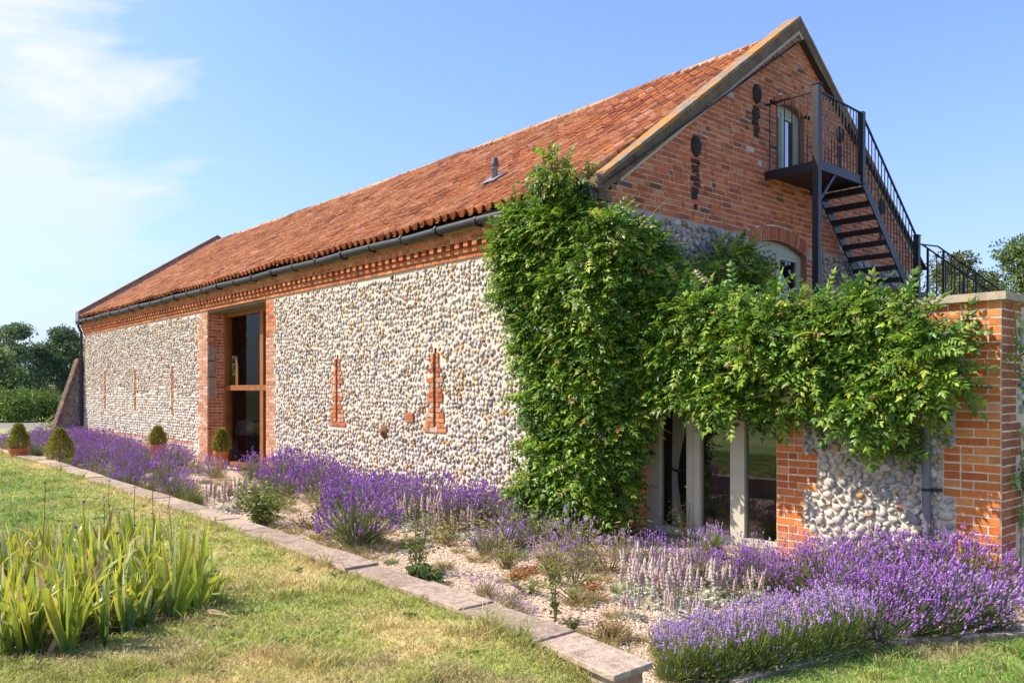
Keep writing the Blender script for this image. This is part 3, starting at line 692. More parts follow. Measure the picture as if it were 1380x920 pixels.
eok = lambda s_, z, hw: z < 2.1 and all(not (a-hw*.75 < s_ < b+hw*.75) for a, b in wt(z)+pq(z)+wspan(z))
FLE = [(7, (0.52, 0.47, 0.40)), (5, (0.45, 0.42, 0.38)), (4, (0.34, 0.335, 0.34)), (2, (0.60, 0.56, 0.51)), (1.5, (0.48, 0.36, 0.22)), (1.2, (0.27, 0.27, 0.29)), (.5, (0.33, 0.18, 0.08))]
def packed(s0, s1, z0, z1, ok, sizes):
    got = np.zeros((0, 4))
    for w_, n in sizes:
        for _ in range(n):
            a = w_*RNG.uniform(.85, 1.15); b = a*RNG.uniform(.55, .92); s, z = RNG.uniform(s0, s1), RNG.uniform(z0, z1)
            if not ok(s, z, a): continue
            if len(got) and (((got[:, 0]-s)/(got[:, 2]+a))**2+((got[:, 1]-z)/(got[:, 3]+b))**2 < .74).any(): continue
            got = np.vstack([got, (s, z, a, b)])
    return [(s, z, a*1.03, b*1.06, .020+.2*b) for s, z, a, b in got]
stones(mb, FE, packed(EY+.3, WO0-.2, 0, 2.1, eok, ((.062, 150), (.052, 500), (.043, 2200), (.034, 4500), (.024, 6500))), FLE, .35)
rok = lambda s_, z, hw: s_ > EX+(.50, .36)[int(z/.3) % 2]+hw
stones(mb, fr_gable(EY), stone_rows(EX+.3, 7.5, 0, 2.5, rok, h=.10, wmin=.06, wmax=.15, gap=.82, depth=.032), FLE, .55)
toW(mb.build('flint_panel', FLINT, wing, True))
mb = MB(); mb.box(EX-.05, EX+.30, EY-.05, 0.0, 2.525, 2.59, jit=.003); mb.box(EX+.301, 7.6, EY-.05, EY+.30, 2.525, 2.59, jit=.003)
toW(mb.build('coping', mat('wing_coping', (.40, .33, .25), .95, 10, .25, .5, 60, n2=[(6, .60, .72, (.50, .30, .06)), (15, .6, .7, (.25, .2, .15))]), wing))
mb = MB(); mb.box(EX+.25, 7.6, EY+.25, -.01, 2.28, 2.36); toW(mb.build('flat_roof', SLAB, wing))
# french windows
fwz = bpy.data.objects.new('french_window', None); COL.objects.link(fwz); fwz.parent = wing; toW(fwz)
FXo = EX+.13
yj = [on_x(p, 700, FXo)[0] for p in (876, 889, 925, 943, 984, 1003)]
mb = MB(); z0, z1 = .06, 2.10
mb.box(FXo, FXo+.08, yj[1], WO1, z0, z1); mb.box(FXo, FXo+.08, yj[3], (yj[2]+yj[3])/2-.003, z0, z1); mb.box(FXo, FXo+.08, (yj[2]+yj[3])/2+.003, yj[2], z0, z1); mb.box(FXo, FXo+.08, yj[5], yj[4], z0, z1)
mb.box(FXo, FXo+.08, WO0, WO0+.03, z0, z1); mb.box(FXo+.004, FXo+.076, WO0, WO1, z0, z0+.085); mb.box(FXo+.004, FXo+.076, WO0, WO1, z1-.09, z1)
mb.build('window_frame', PAINT, fwz)
for a, b in ((yj[2], yj[1]), (yj[4], yj[3]), (WO0+.03, yj[5])):
    mb = MB(); mb.quad((FXo+.045, a, z0+.08), (FXo+.045, b, z0+.08), (FXo+.045, b, z1-.08), (FXo+.045, a, z1-.08)); mb.build('pane', GLASS, fwz)
mb = MB(); mb.box(EX-.06, FXo+.1, WO0-.02, WO1+.08, -.02, .055, jit=.002); mb.build('sill', SLAB, fwz)
mb = MB(); xi0, xi1 = EX+.3, 3.4
mb.quad((xi0, EY+.3, .03), (xi1, EY+.3, .03), (xi1, -.05, .03), (xi0, -.05, .03), (.2, .15, .1)); mb.quad((xi1, EY+.3, 0), (xi1, -.05, 0), (xi1, -.05, 2.27), (xi1, EY+.3, 2.27)); mb.quad((xi0, -.05, 0), (xi1, -.05, 0), (xi1, -.05, 2.27), (xi0, -.05, 2.27)); mb.quad((xi0, EY+.3, 0), (xi1, EY+.3, 0), (xi1, EY+.3, 2.27), (xi0, EY+.3, 2.27))
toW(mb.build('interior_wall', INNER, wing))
# downpipe and hopper of the wing
mb = MB(); py_ = -3.54
mb.tube([(EX-.06, py_, 1.75), (EX-.06, py_, 0)], .037, 14); dp = toW(mb.build('downpipe', PIPE_G, wing, True))
mb = MB(); mb.tube([(EX-.06, py_, .86), (EX-.06, py_, .885)], .042, 14); mb.box(EX-.05, EX, py_-.11, py_-.03, .86, .885); mb.tube([(EX-.06, py_, 1.62), (EX-.06, py_, 1.75)], .043, 14); mb.build('pipe_clip', IRON, dp)
mb = MB(); hy = on_x(1284, 460, EX)[0]; mb.box(EX-.13, EX, hy-.075, hy+.075, 2.12, 2.27); mb.box(EX-.10, EX, hy-.05, hy+.05, 2.02, 2.12); mb.tube([(EX-.06, hy, 2.05), (EX-.06, (hy+py_)/2, 1.9), (EX-.06, py_, 1.74)], .035, 10)
toW(mb.build('hopper', LEAD, wing))
# curtain inside the first light
mb = MB(); cy0, cy1 = yj[1]-.03, yj[2]+.14; nz_ = 24; ny_ = 40
v = []
for i in range(nz_+1):
    z = .08+(2.0)*i/nz_; tie = .80
    pinch = 1-.62*math.exp(-((z-tie)/.42)**2) if z > tie else 1-.62*math.exp(-((z-tie)/.55)**2)
    for j in range(ny_+1):
        q = j/ny_
        v.append((.78+.028*math.sin(q*38+.6*math.sin(z*2))*(.5+.5*pinch), cy0-(cy0-cy1)*q*pinch*(.78 if z < tie else 1), z))
mb.arr(v, [(i*(ny_+1)+j, i*(ny_+1)+j+1, (i+1)*(ny_+1)+j+1, (i+1)*(ny_+1)+j) for i in range(nz_) for j in range(ny_)], (1, 1, 1))
cu = thing('curtain', W(.78, cy0), TH, 'pale curtain tied back behind the left light of the cream glass doors', 'curtain')
Tc = Matrix.Translation((-.78, -cy0, 0))
c1 = mb.build('cloth', FABRIC, cu, True); c1.matrix_parent_inverse = Tc
mb = MB(); mb.tube([(.75, cy0+.02, .82), (.745, cy0-.09, .79), (.75, cy0-.17, .80), (.80, cy0-.17, .80), (.81, cy0+.02, .82)], .014, 6); c2 = mb.build('tie_back', mat('tie_cloth', (.03, .05, .09), .9), cu); c2.matrix_parent_inverse = Tc
# lamp inside the barn, behind the tall glass
lx, ly = 1.6, on_x(330, 560, 1.6)[0]
lamp = thing('table_lamp', W(lx, ly), TH, 'pale shaded lamp standing inside behind the tall glazed doorway', 'lamp')
mb = MB(); mb.lathe([(.0, 0), (.14, 0), (.14, .03), (.03, .05), (.025, .62), (.0, .62)], 16); mb.build('base', DARKWOOD, lamp, True)
mb = MB(); mb.lathe([(.26, .60), (.19, .98)], 24); mb.build('lamp_shade', SHADE, lamp, True)

# ============================================================ STEEL STAIR ON THE GABLE
st = thing('external_staircase', W(3.55, -.8), TH, 'black steel outside staircase with landing and railings fixed to the brick gable', 'staircase')
ST = Matrix.Translation((-3.55, .8, 0))
def stp(mb, name, m=IRON, parent=None, smooth=False):
    o = mb.build(name, m, parent or st, smooth)
    if parent is None: o.matrix_parent_inverse = ST
    return o
LX0, LX1, LY, LZ = 3.55, 4.90, -.85, 5.0
mb = MB(); mb.box(LX0-.046, LX0+.046, LY-.02, LY+.072, .0, 6.06); mb.box(LX0-.056, LX0+.056, LY-.04, LY+.09, 6.06, 6.075); stp(mb, 'post')
mb = MB(); mb.box(LX1-.045, LX1+.04, LY-.02, LY+.065, LZ-.11, 5.98); stp(mb, 'post')
mb = MB(); mb.box(6.86, 6.95, LY-.02, LY+.065, 2.36, 4.36); mb.box(6.85, 6.96, LY-.03, LY+.075, 4.36, 4.375); stp(mb, 'post')
mb = MB()
mb.box(LX0+.056, LX1+.06, LY, LY+.045, LZ-.125, LZ); mb.box(LX0, LX0+.045, LY+.081, -.005, LZ-.125, LZ-.002); mb.box(LX1-.01, LX1+.035, LY+.07, -.005, LZ-.124, LZ-.003)
stp(mb, 'landing_frame')
mb = MB()
for i in range(12): mb.box(LX0+.05, LX1, LY+.05+i*.066, LY+.05+i*.066+.058, LZ-.03, LZ-.006)
mb.box(LX0+.05, LX1, LY+.05, -.01, LZ-.06, LZ-.034); stp(mb, 'landing_deck')
mb = MB(); mb.tube([(LX0+.05, LY+.03, 4.43), (LX0+.52, LY+.03, LZ-.11)], .03, 4); stp(mb, 'brace')
S0, S1 = (4.93, LZ-.07), (6.48, 3.50)
def stringer(y0, y1, dx=0):
    mb = MB(); d = Vector((S1[0]-S0[0], S1[1]-S0[1])); d.normalize(); n_ = Vector((-d.y, d.x))*.075
    pr = [(S0[0]+dx-n_.x, S0[1]-n_.y), (S1[0]+dx-n_.x, S1[1]-n_.y), (S1[0]+dx+n_.x, S1[1]+n_.y), (S0[0]+dx+n_.x, S0[1]+n_.y)]
    for y in (y0, y1): mb.poly([(x, y, z) for x, z in pr])
    for a, b in zip(pr, pr[1:]+pr[:1]): mb.quad((a[0], y0, a[1]), (b[0], y0, b[1]), (b[0], y1, b[1]), (a[0], y1, a[1]))
    return mb
stp(stringer(LY, LY+.02), 'stringer'); stp(stringer(-.14, -.12), 'stringer')
nt_ = 8
for i in range(nt_):
    x = S0[0]+.06+(S1[0]-S0[0]-.1)*(i+.5)/nt_; z = S0[1]+(S1[1]-S0[1])*(i+.5)/nt_+.02
    mb = MB(); mb.box(x-.125, x+.125, LY+.021, -.141, z-.045, z); mb.box(x-.125, x-.11, LY+.021, -.141, z-.085, z-.046)
    for y in (LY+.022, -.175): mb.box(x-.09, x+.09, y, y+.03, z-.075, z-.047)
    stp(mb, 'tread')
mb = MB(); mb.box(6.42, 7.35, LY, -.05, 3.36, 3.43); stp(mb, 'lower_landing')
# handrails and balusters
def rail(path, r=.016, name='handrail'):
    mb = MB(); mb.tube(path, r, 6); return stp(mb, name, smooth=False)
HZ = 5.98; yb_ = LY+.022
rail([(LX0, yb_, HZ), (LX0, -.02, HZ)]); rail([(LX0, yb_, HZ+.004), (LX1, yb_, HZ-.02), (6.90, yb_, 4.33)], .018)
def bal(x, y, z0, z1): 
    mb = MB(); mb.box(x-.006, x+.006, y-.006, y+.006, z0, z1); stp(mb, 'baluster')
for i in range(6): bal(LX0, LY+.17+.118*i, LZ, HZ-.012)
for i in range(13): bal(LX0+.13+.095*i, yb_, LZ, HZ-.018)
for i in range(17):
    x = LX1+.115+.112*i; zt = HZ-.02+(4.33-HZ+.02)*(x-LX1)/(6.90-LX1); zb = max(3.43, S0[1]+.07+(S1[1]-S0[1])*(x-S0[0])/(S1[0]-S0[0])); bal(x, yb_, zb, zt-.01)
# railings of the lower flight that drops behind the wing
lr = thing('terrace_railing', W(6.95, -.9), TH, 'thin black railings of the lower flight dropping behind the brick pier', 'railing')
LT = Matrix.Translation((-6.95, .9, 0))
for k, (xa, pa, pb) in enumerate(((6.93, (1242, 329), (1340, 397)), (7.45, (1264, 332), (1352, 394)))):
    ya, za = on_x(*pa, xa); yb2, zb2 = on_x(*pb, xa)
    yc, zc = ya+(yb2-ya)*1.5, za+(zb2-za)*1.5
    mb = MB(); mb.tube([(6.95, LY, za-.01), (xa, ya, za), (xa, yc, zc)] if k else [(xa, ya, za), (xa, yc, zc)], .014, 6); o = mb.build('handrail', IRON, lr); o.matrix_parent_inverse = LT
    for i in range(12):
        q = .06+i*.085
        y = ya+(yc-ya)*q; z = za+(zc-za)*q; mb = MB(); s_ = .016 if i % 4 == 0 else .007; mb.box(xa-s_, xa+s_, y-s_, y+s_, z-.98, z-.008); o = mb.build('baluster', IRON, lr); o.matrix_parent_inverse = LT
mb = MB()
for i in range(5): mb.box(6.95, 7.45, -1.0-.25*i-.25, -1.0-.25*i, 3.2-.19*i, 3.24-.19*i)
o = mb.build('tread', IRON, lr); o.matrix_parent_inverse = LT

# ============================================================ GROUND
KERB = [(-3.62, -3.76), (-2.87, -3.78), (-2.1, -3.9), (-1.38, -4.09), (-.6, -4.62), (.4, -5.2), (3.0, -6.1), (7.0, -7.0)]
def kerb_y(x): return np.interp(x, [k[0] for k in KERB], [k[1] for k in KERB])
COPE_F = [(-3.74, -3.76), (-3.66, -3.27), (-3.57, -1.84), (-3.53, -.57), (-3.43, 1.37), (-3.36, 4.0), (-3.33, 5.92), (-3.30, 7.64), (-3.23, 9.84), (-3.20, 12.08), (-3.25, 14.74), (-3.38, 17.43), (-3.7, 21), (-4.3, 26)]   # far edge of the coping
def cope_x(y): return np.interp(y, [c[1] for c in COPE_F], [c[0] for c in COPE_F])
IRIS = [tuple(ground_at(px, py, .27)) for px, py in ((-260, 905), (-40, 893), (100, 872), (190, 846), (262, 822), (275, 790), (215, 765), (90, 758), (-60, 765), (-300, 800))]
def lawn_z(x, y):
    p = .27*sstep(-4.7, -3.05, y)
    p = np.where((np.asarray(x) > cope_x(y)-.22) & (np.asarray(y) < 0), 0, p)
    p = np.where(np.asarray(y) < -3.70, p*sstep(-3.85, -4.35, x), p)
    return p+.018*(fbm(x, y, .7, 5)-.5)*1.2
G_ST, G_YG, G_GR, G_SO = np.array((.58, .47, .205)), np.array((.375, .40, .10)), np.array((.20, .31, .06)), np.array((.20, .14, .09))
def lawn_col(x, y):
    x = np.asarray(x, float); y = np.asarray(y, float)
    t = .62*fbm(x, y, .42, 1)+.38*fbm(x, y, 2.4, 2)
    d = np.abs(x-(cope_x(y)-.30)); t = t-.15*np.exp(-(d/.55)**2)*(y > -4)
    t = t+.07*sstep(-4, -6.5, x)-.05
    f1 = sstep(.22, .38, t)[:, None]; f2 = sstep(.42, .60, t)[:, None]
    c = G_ST*(1-f1)+G_YG*f1; c = c*(1-f2)+G_GR*f2
    bare = sstep(.66, .74, fbm(x, y, 1.1, 37))[:, None]*.6
    return c*(1-bare)+np.array((.40, .29, .17))*bare
def in_bed(x, y): return (x > cope_x(y)-.18) & (y > kerb_y(x)+.02) & (y < 26)
# lawn sheet
xs = np.arange(-18, 7.01, .14); ys = np.arange(-13, 30.01, .14)
Xg, Yg = np.meshgrid(xs, ys, indexing='ij'); nx, ny = Xg.shape
xf, yf = Xg.ravel(), Yg.ravel(); zf = lawn_z(xf, yf)
zf = np.where(yf < kerb_y(xf), np.minimum(zf, .27*sstep(-4.7, -3.05, yf)*sstep(-3.85, -4.35, xf)+.012+.006*vnoise(xf, yf, 1.5)), zf)
ir = in_poly(xf, yf, IRIS); zf = zf-.03*ir
P = C0[None]+xf[:, None]*V+yf[:, None]*U
vt = np.column_stack([P, zf])
ii, jj = np.meshgrid(np.arange(nx-1), np.arange(ny-1), indexing='ij'); a = (ii*ny+jj).ravel()
F = np.column_stack([a, a+ny, a+ny+1, a+1]); mx, my = xf[a]+.07, yf[a]+.07
keep = ~(in_bed(mx, my) & in_bed(mx-.15, my) & in_bed(mx, my-.15)); F = F[keep]
fc_ = lawn_col(mx[keep], my[keep])*.86; so = in_poly(mx[keep], my[keep], IRIS); fc_[so] = np.array((.13, .09, .055))*RNG.uniform(.7, 1.2, (so.sum(), 1))
mb = MB(); mb.arr(vt, F, fc_); tag(mb.build('lawn', LAWN, smooth=True), kind='structure')
# gravel of the bed
xs = np.arange(-4.6, 7.01, .09); ys = np.arange(-8.4, 26.01, .09); Xg, Yg = np.meshgrid(xs, ys, indexing='ij'); nx, ny = Xg.shape
xf, yf = Xg.ravel(), Yg.ravel(); zf = -.004+.03*(fbm(xf, yf, 1.3, 4)-.5)
P = C0[None]+xf[:, None]*V+yf[:, None]*U
ii, jj = np.meshgrid(np.arange(nx-1), np.arange(ny-1), indexing='ij'); a = (ii*ny+jj).ravel(); F = np.column_stack([a, a+ny, a+ny+1, a+1])
k = in_bed(xf[a], yf[a]) & ((xf[a] < .6) | (yf[a] < EY+.1)); F = F[k]; f_ = fbm(xf[a][k], yf[a][k], .9, 12)[:, None]
gcol = np.array((.60, .445, .325))*(1-f_)+np.array((.50, .355, .25))*f_
mb = MB(); mb.arr(np.column_stack([P, zf]), F, gcol); tag(mb.build('gravel', GRAVEL, smooth=True), kind='structure')
# pebbles lying on it
n = 52000; x = RNG.uniform(-3.6, .3, n); y = -4.6+13*RNG.random(n)**1.6; k = in_bed(x-.05, y-.05); x, y = x[k], y[k]; n = len(x)
r = RNG.uniform(.005, .0125, n)*(1+.03*(y+4)); P = C0[None]+x[:, None]*V+y[:, None]*U
OCT = np.array([(1, 0, 0), (0, 1, 0), (-1, 0, 0), (0, -1, 0), (0, 0, .7), (0, 0, -.7)], float); OF = np.array([(0, 1, 4), (1, 2, 4), (2, 3, 4), (3, 0, 4)])
ang = RNG.uniform(0, 6.28, n); c_, s_ = np.cos(ang), np.sin(ang); sx = RNG.uniform(.8, 1.6, n)
bx = OCT[None, :, 0]*sx[:, None]; by = OCT[None, :, 1]*np.ones((n, 1))
vx = (bx*c_[:, None]-by*s_[:, None])*r[:, None]+P[:, 0, None]; vy = (bx*s_[:, None]+by*c_[:, None])*r[:, None]+P[:, 1, None]; vz = OCT[None, :, 2]*r[:, None]+.004+RNG.uniform(0, .006, (n, 1))
pc = pick([(6, (.66, .49, .36)), (4, (.55, .39, .27)), (3, (.74, .62, .5)), (1.5, (.40, .26, .17)), (1, (.45, .42, .4))], n)*RNG.uniform(.8, 1.15, (n, 1))
mb = MB(); mb.arr(np.stack([vx, vy, vz], 2).reshape(-1, 3), (OF[None]+np.arange(n)[:, None, None]*6).reshape(-1, 3), np.repeat(pc, 4, 0))
tag(mb.build('gravel_pebbles', PEBBLE), 'pinkish pebbles scattered over the gravel bed', 'gravel', kind='stuff')
# wide ground, drive
mb = MB(); mb.quad((-900, -200, -.16), (900, -200, -.16), (900, 1500, -.16), (-900, 1500, -.16)); tag(mb.build('ground', FIELD), kind='structure')
mb = MB(); mb.poly([(-40, 33, -.10), (-12.8, 29.0, -.10), (-12, 31, -.1), (-17, 47, -.10), (-60, 47, -.10)]); tag(mb.build('drive', ROADM), kind='structure')
mb = MB(); pth = [(-19.6, 29.5), (-19.9, 33), (-22, 37.5), (-27, 40)]
for (xa, ya), (xb, yb) in zip(pth[:-1], pth[1:]):
    mb.quad((xa, ya, -.02), (xb, yb, -.02), (xb-.25, yb+.1, -.02), (xa-.25, ya+.1, -.02)); mb.quad((xa, ya, -.16), (xb, yb, -.16), (xb, yb, -.02), (xa, ya, -.02))
tag(mb.build('drive_edging', MORTAR), 'pale stone edging curving along the far gravel drive', 'kerb')
# grass blades
def blades(n, zmin, zmax, pw, xlo, xhi):
    u_ = RNG.random(n); q = 2-pw
    Z = (zmin**q+u_*(zmax**q-zmin**q))**(1/q); X = RNG.uniform(xlo, xhi, n)*Z
    d = np.column_stack([X, Z])-C0; return d@V, d@U, Z
x, y, Z = blades(860000, 3.2, 24, 1.75, -1.10, 1.10)
k = ~in_bed(x+.05, y+.03) & ~((x > cope_x(y)-.315) & (y > -3.78) & (x < cope_x(y)+.1)) & ~in_poly(x, y, IRIS) & (x < 6.9) & (x > -17.5) & (y < 29)
k &= RNG.random(len(k)) > .3*sstep(.66, .74, fbm(x, y, 1.1, 37))
x, y, Z = x[k], y[k], Z[k]; n = len(x)
zb = lawn_z(x, y); zb = np.where(y < kerb_y(x), np.minimum(zb, .27*sstep(-4.7, -3.05, y)*sstep(-3.85, -4.35, x)+.012), zb)
P = C0[None]+x[:, None]*V+y[:, None]*U
edge = np.exp(-((x-(cope_x(y)-.33))/.06)**2)*(y > -3.6)*(fbm(x, y, 3, 9) > .42)
h = RNG.uniform(.016, .042, n)*(1+.5*(fbm(x, y, 1.8, 21)-.4))*(1+1.1*edge)*(1+1.2*(fbm(x, y, 5.5, 41) > .66)); w_ = (.0010+.00042*Z)*RNG.uniform(.7, 1.3, n); a = RNG.uniform(0, 6.28, n); lean = RNG.uniform(.2, 1.5, n)*h; la = RNG.uniform(0, 6.28, n)
px_, py2 = np.cos(a)*w_, np.sin(a)*w_; lx_, ly_ = np.cos(la)*lean, np.sin(la)*lean
z0 = zb-.008
v = np.stack([np.column_stack([P[:, 0]-px_, P[:, 1]-py2, z0]), np.column_stack([P[:, 0]+px_, P[:, 1]+py2, z0]),
              np.column_stack([P[:, 0]+px_*.8+lx_*.35, P[:, 1]+py2*.8+ly_*.35, z0+h*.65]), np.column_stack([P[:, 0]-px_*.8+lx_*.35, P[:, 1]-py2*.8+ly_*.35, z0+h*.65]),
              np.column_stack([P[:, 0]+lx_, P[:, 1]+ly_, z0+h])], 1).reshape(-1, 3)
bc = lawn_col(x, y)*RNG.uniform(.75, 1.3, (n, 1)); st_ = RNG.random(n) < .16; bc[st_] = np.array((.50, .40, .2))*RNG.uniform(.8, 1.2, (st_.sum(), 1))
i5 = np.arange(n)[:, None]*5
mb = MB(); mb.arr(v, np.concatenate([i5+np.array([0, 1, 2]), i5+np.array([0, 2, 3]), i5+np.array([3, 2, 4])]), np.concatenate([bc, bc, bc*1.08]))
tag(mb.build('grass', GRASS), 'short sun-bleached mown grass of the lawn', 'grass', kind='stuff')

# ============================================================ LOW GARDEN WALL
lw = thing('low_garden_wall', W(-3.9, -3.7), TH, 'low brick wall with flat stone coping between the lawn and the lavender bed', 'wall')
WT = Matrix.Translation((3.9, 3.7, 0))
mb = MB(); yy = np.arange(-3.70, 26.01, .1); xx = cope_x(yy)
for off, sg in ((-.275, 1), (-.03, -1)):
    for a in range(len(yy)-1): mb.quad((xx[a]+off, yy[a], -.15), (xx[a+1]+off, yy[a+1], -.15), (xx[a+1]+off, yy[a+1], .268), (xx[a]+off, yy[a], .268), (.42, .34, .27))
mb.quad((xx[0]-.275, yy[0], -.15), (xx[0]-.03, yy[0], -.15), (xx[0]-.03, yy[0], .268), (xx[0]-.275, yy[0], .268), (.42, .34, .27))
o = mb.build('wall_core', MORTAR, lw); o.matrix_parent_inverse = WT
mbb, mmm = MB(), MB(); WBP = [(4, (.42, .23, .16)), (3, (.36, .17, .11)), (2, (.48, .33, .25)), (1, (.3, .2, .16))]
bricks(fr_front(cope_x(-3.4)-.276), -.10, .26, lambda z: [(-3.70, -2.6)], WBP, (.45, .4, .33), mb=mbb, mm=mmm, proud=.006)
bricks(fr_gable(-3.701), -.10, .26, lambda z: [(cope_x(-3.7)-.275, cope_x(-3.7)-.03)], WBP, (.45, .4, .33), mb=mbb, mm=mmm, proud=.006)
o2 = mbb.build('brick_course', BRICK, lw); o2.matrix_parent_inverse = WT; mmm.build('joint', MORTAR, o2)
y = -3.76
while y < 25.5:
    L_ = RNG.uniform(.55, .95); e = y+L_
    g = RNG.uniform(.004, .012); zz_ = RNG.normal(0, .006); xa, xb = cope_x(y), cope_x(e); j = RNG.normal(0, .006, 4)
    v = []
    for z in (.266+zz_, .302+zz_):
        v += [(xa+j[0], y+g, z), (xb+j[1], e-g, z), (xb-.305+j[2], e-g, z), (xa-.305+j[3], y+g, z)]
    mb = MB(); mb.arr(v, [(0, 1, 2, 3), (4, 5, 6, 7), (0, 1, 5, 4), (1, 2, 6, 5), (2, 3, 7, 6), (3, 0, 4, 7)], np.array((.37, .275, .21))*RNG.uniform(.78, 1.2)); o = mb.build('coping_slab', SLABC, lw, recalc=True); o.matrix_parent_inverse = WT
    bv = o.modifiers.new('edge', 'BEVEL'); bv.width = .006; bv.segments = 2
    y = e
# kerb of the lower lawn
mb = MB(); ks = np.linspace(-3.0, 2.4, 28); kk = kerb_y(ks)
for a in range(27):
    v = [];  
    for z in (-.05, .03):
        v += [(ks[a], kk[a]-.03, z), (ks[a+1]-.004, kk[a+1]-.03, z), (ks[a+1]-.004, kk[a+1]+.04, z), (ks[a], kk[a]+.04, z)]
    mb.arr(v, [(0, 1, 2, 3), (4, 5, 6, 7), (0, 1, 5, 4), (1, 2, 6, 5), (2, 3, 7, 6), (3, 0, 4, 7)], (1, 1, 1))
ke = mb.build('lawn_kerb', SLAB); ke.location = W(0, 0); ke.rotation_euler = (0, 0, TH); tag(ke, 'narrow stone kerb edging the lower lawn below the lavender', 'kerb')
# ============================================================ PLANTS
def strips(mb, P0, D, L_, w_, bend, cols, seg=3, side=None, droop=None, taper=1.0, w0=.6):
    """many narrow curved leaves at once. P0 (n,3) roots, D (n,3) unit directions, bend towards -z; cols (n,3) or (n,seg,3)"""
    n = len(P0); L_ = np.broadcast_to(L_, n).astype(float); w_ = np.broadcast_to(w_, n).astype(float); bend = np.broadcast_to(bend, n).astype(float)
    if side is None:
        a = RNG.normal(0, 1, (n, 3)); side = np.cross(D, a); side /= np.linalg.norm(side, axis=1)[:, None]+1e-9
    vs_ = []
    for i in range(seg+1):
        t = i/seg
        wt_ = w_*(w0+(1-w0)*min(1, t/.35)) if t < .35 else w_*(1-((t-.35)/.65)**1.8*.94*taper)
        c = P0+D*(L_*t)[:, None]; c[:, 2] -= bend*L_*t*t
        if droop is not None: c += droop*(L_*t*t)[:, None]
        vs_.append(c-side*wt_[:, None]/2); vs_.append(c+side*wt_[:, None]/2)
    v = np.stack(vs_, 1).reshape(-1, 3); m_ = 2*(seg+1)
    base = np.arange(n)[:, None]*m_
    F = np.concatenate([base+np.array([2*i, 2*i+1, 2*i+3, 2*i+2]) for i in range(seg)])
    cols = np.asarray(cols, float)
    cc = np.concatenate([cols]*seg) if cols.ndim == 2 else np.concatenate([cols[:, i] for i in range(seg)])
    mb.arr(v, F, cc)
def spikes(mb, P0, D, L_, r, cols, rings=((0, .5), (.3, 1.0), (.55, .75), (.8, .8), (1.0, .12)), n=4):
    k = len(P0); a = np.array([.3, .8, .5]); s1 = np.cross(D, a); s1 /= np.linalg.norm(s1, axis=1)[:, None]; s2 = np.cross(D, s1)
    vs_ = []
    for t, q in rings:
        c = P0+D*(L_*t)[:, None]
        for j in range(n):
            th = 2*math.pi*j/n+t*2
            vs_.append(c+(s1*math.cos(th)+s2*math.sin(th))*(r*q)[:, None])
    v = np.stack(vs_, 1).reshape(-1, 3); m_ = n*len(rings); base = np.arange(k)[:, None]*m_
    F = []; C_ = []
    for i in range(len(rings)-1):
        for j in range(n):
            F.append(base+np.array([i*n+j, i*n+(j+1) % n, (i+1)*n+(j+1) % n, (i+1)*n+j])); C_.append(cols*(1.12 if (i+j) % 2 else .88))
    mb.arr(v, np.concatenate(F), np.concatenate(C_))
def unit(v): return v/(np.linalg.norm(v, axis=1)[:, None]+1e-9)
LAVP = [(5, (.43, .18, .58)), (4, (.36, .14, .52)), (3, (.52, .26, .66)), (1.5, (.56, .36, .66)), (1.0, (.38, .22, .42)), (.8, (.33, .25, .24))]
LAVPALE = [(4, (.50, .33, .62)), (3, (.44, .25, .58)), (2, (.58, .44, .66)), (1, (.48, .38, .46))]
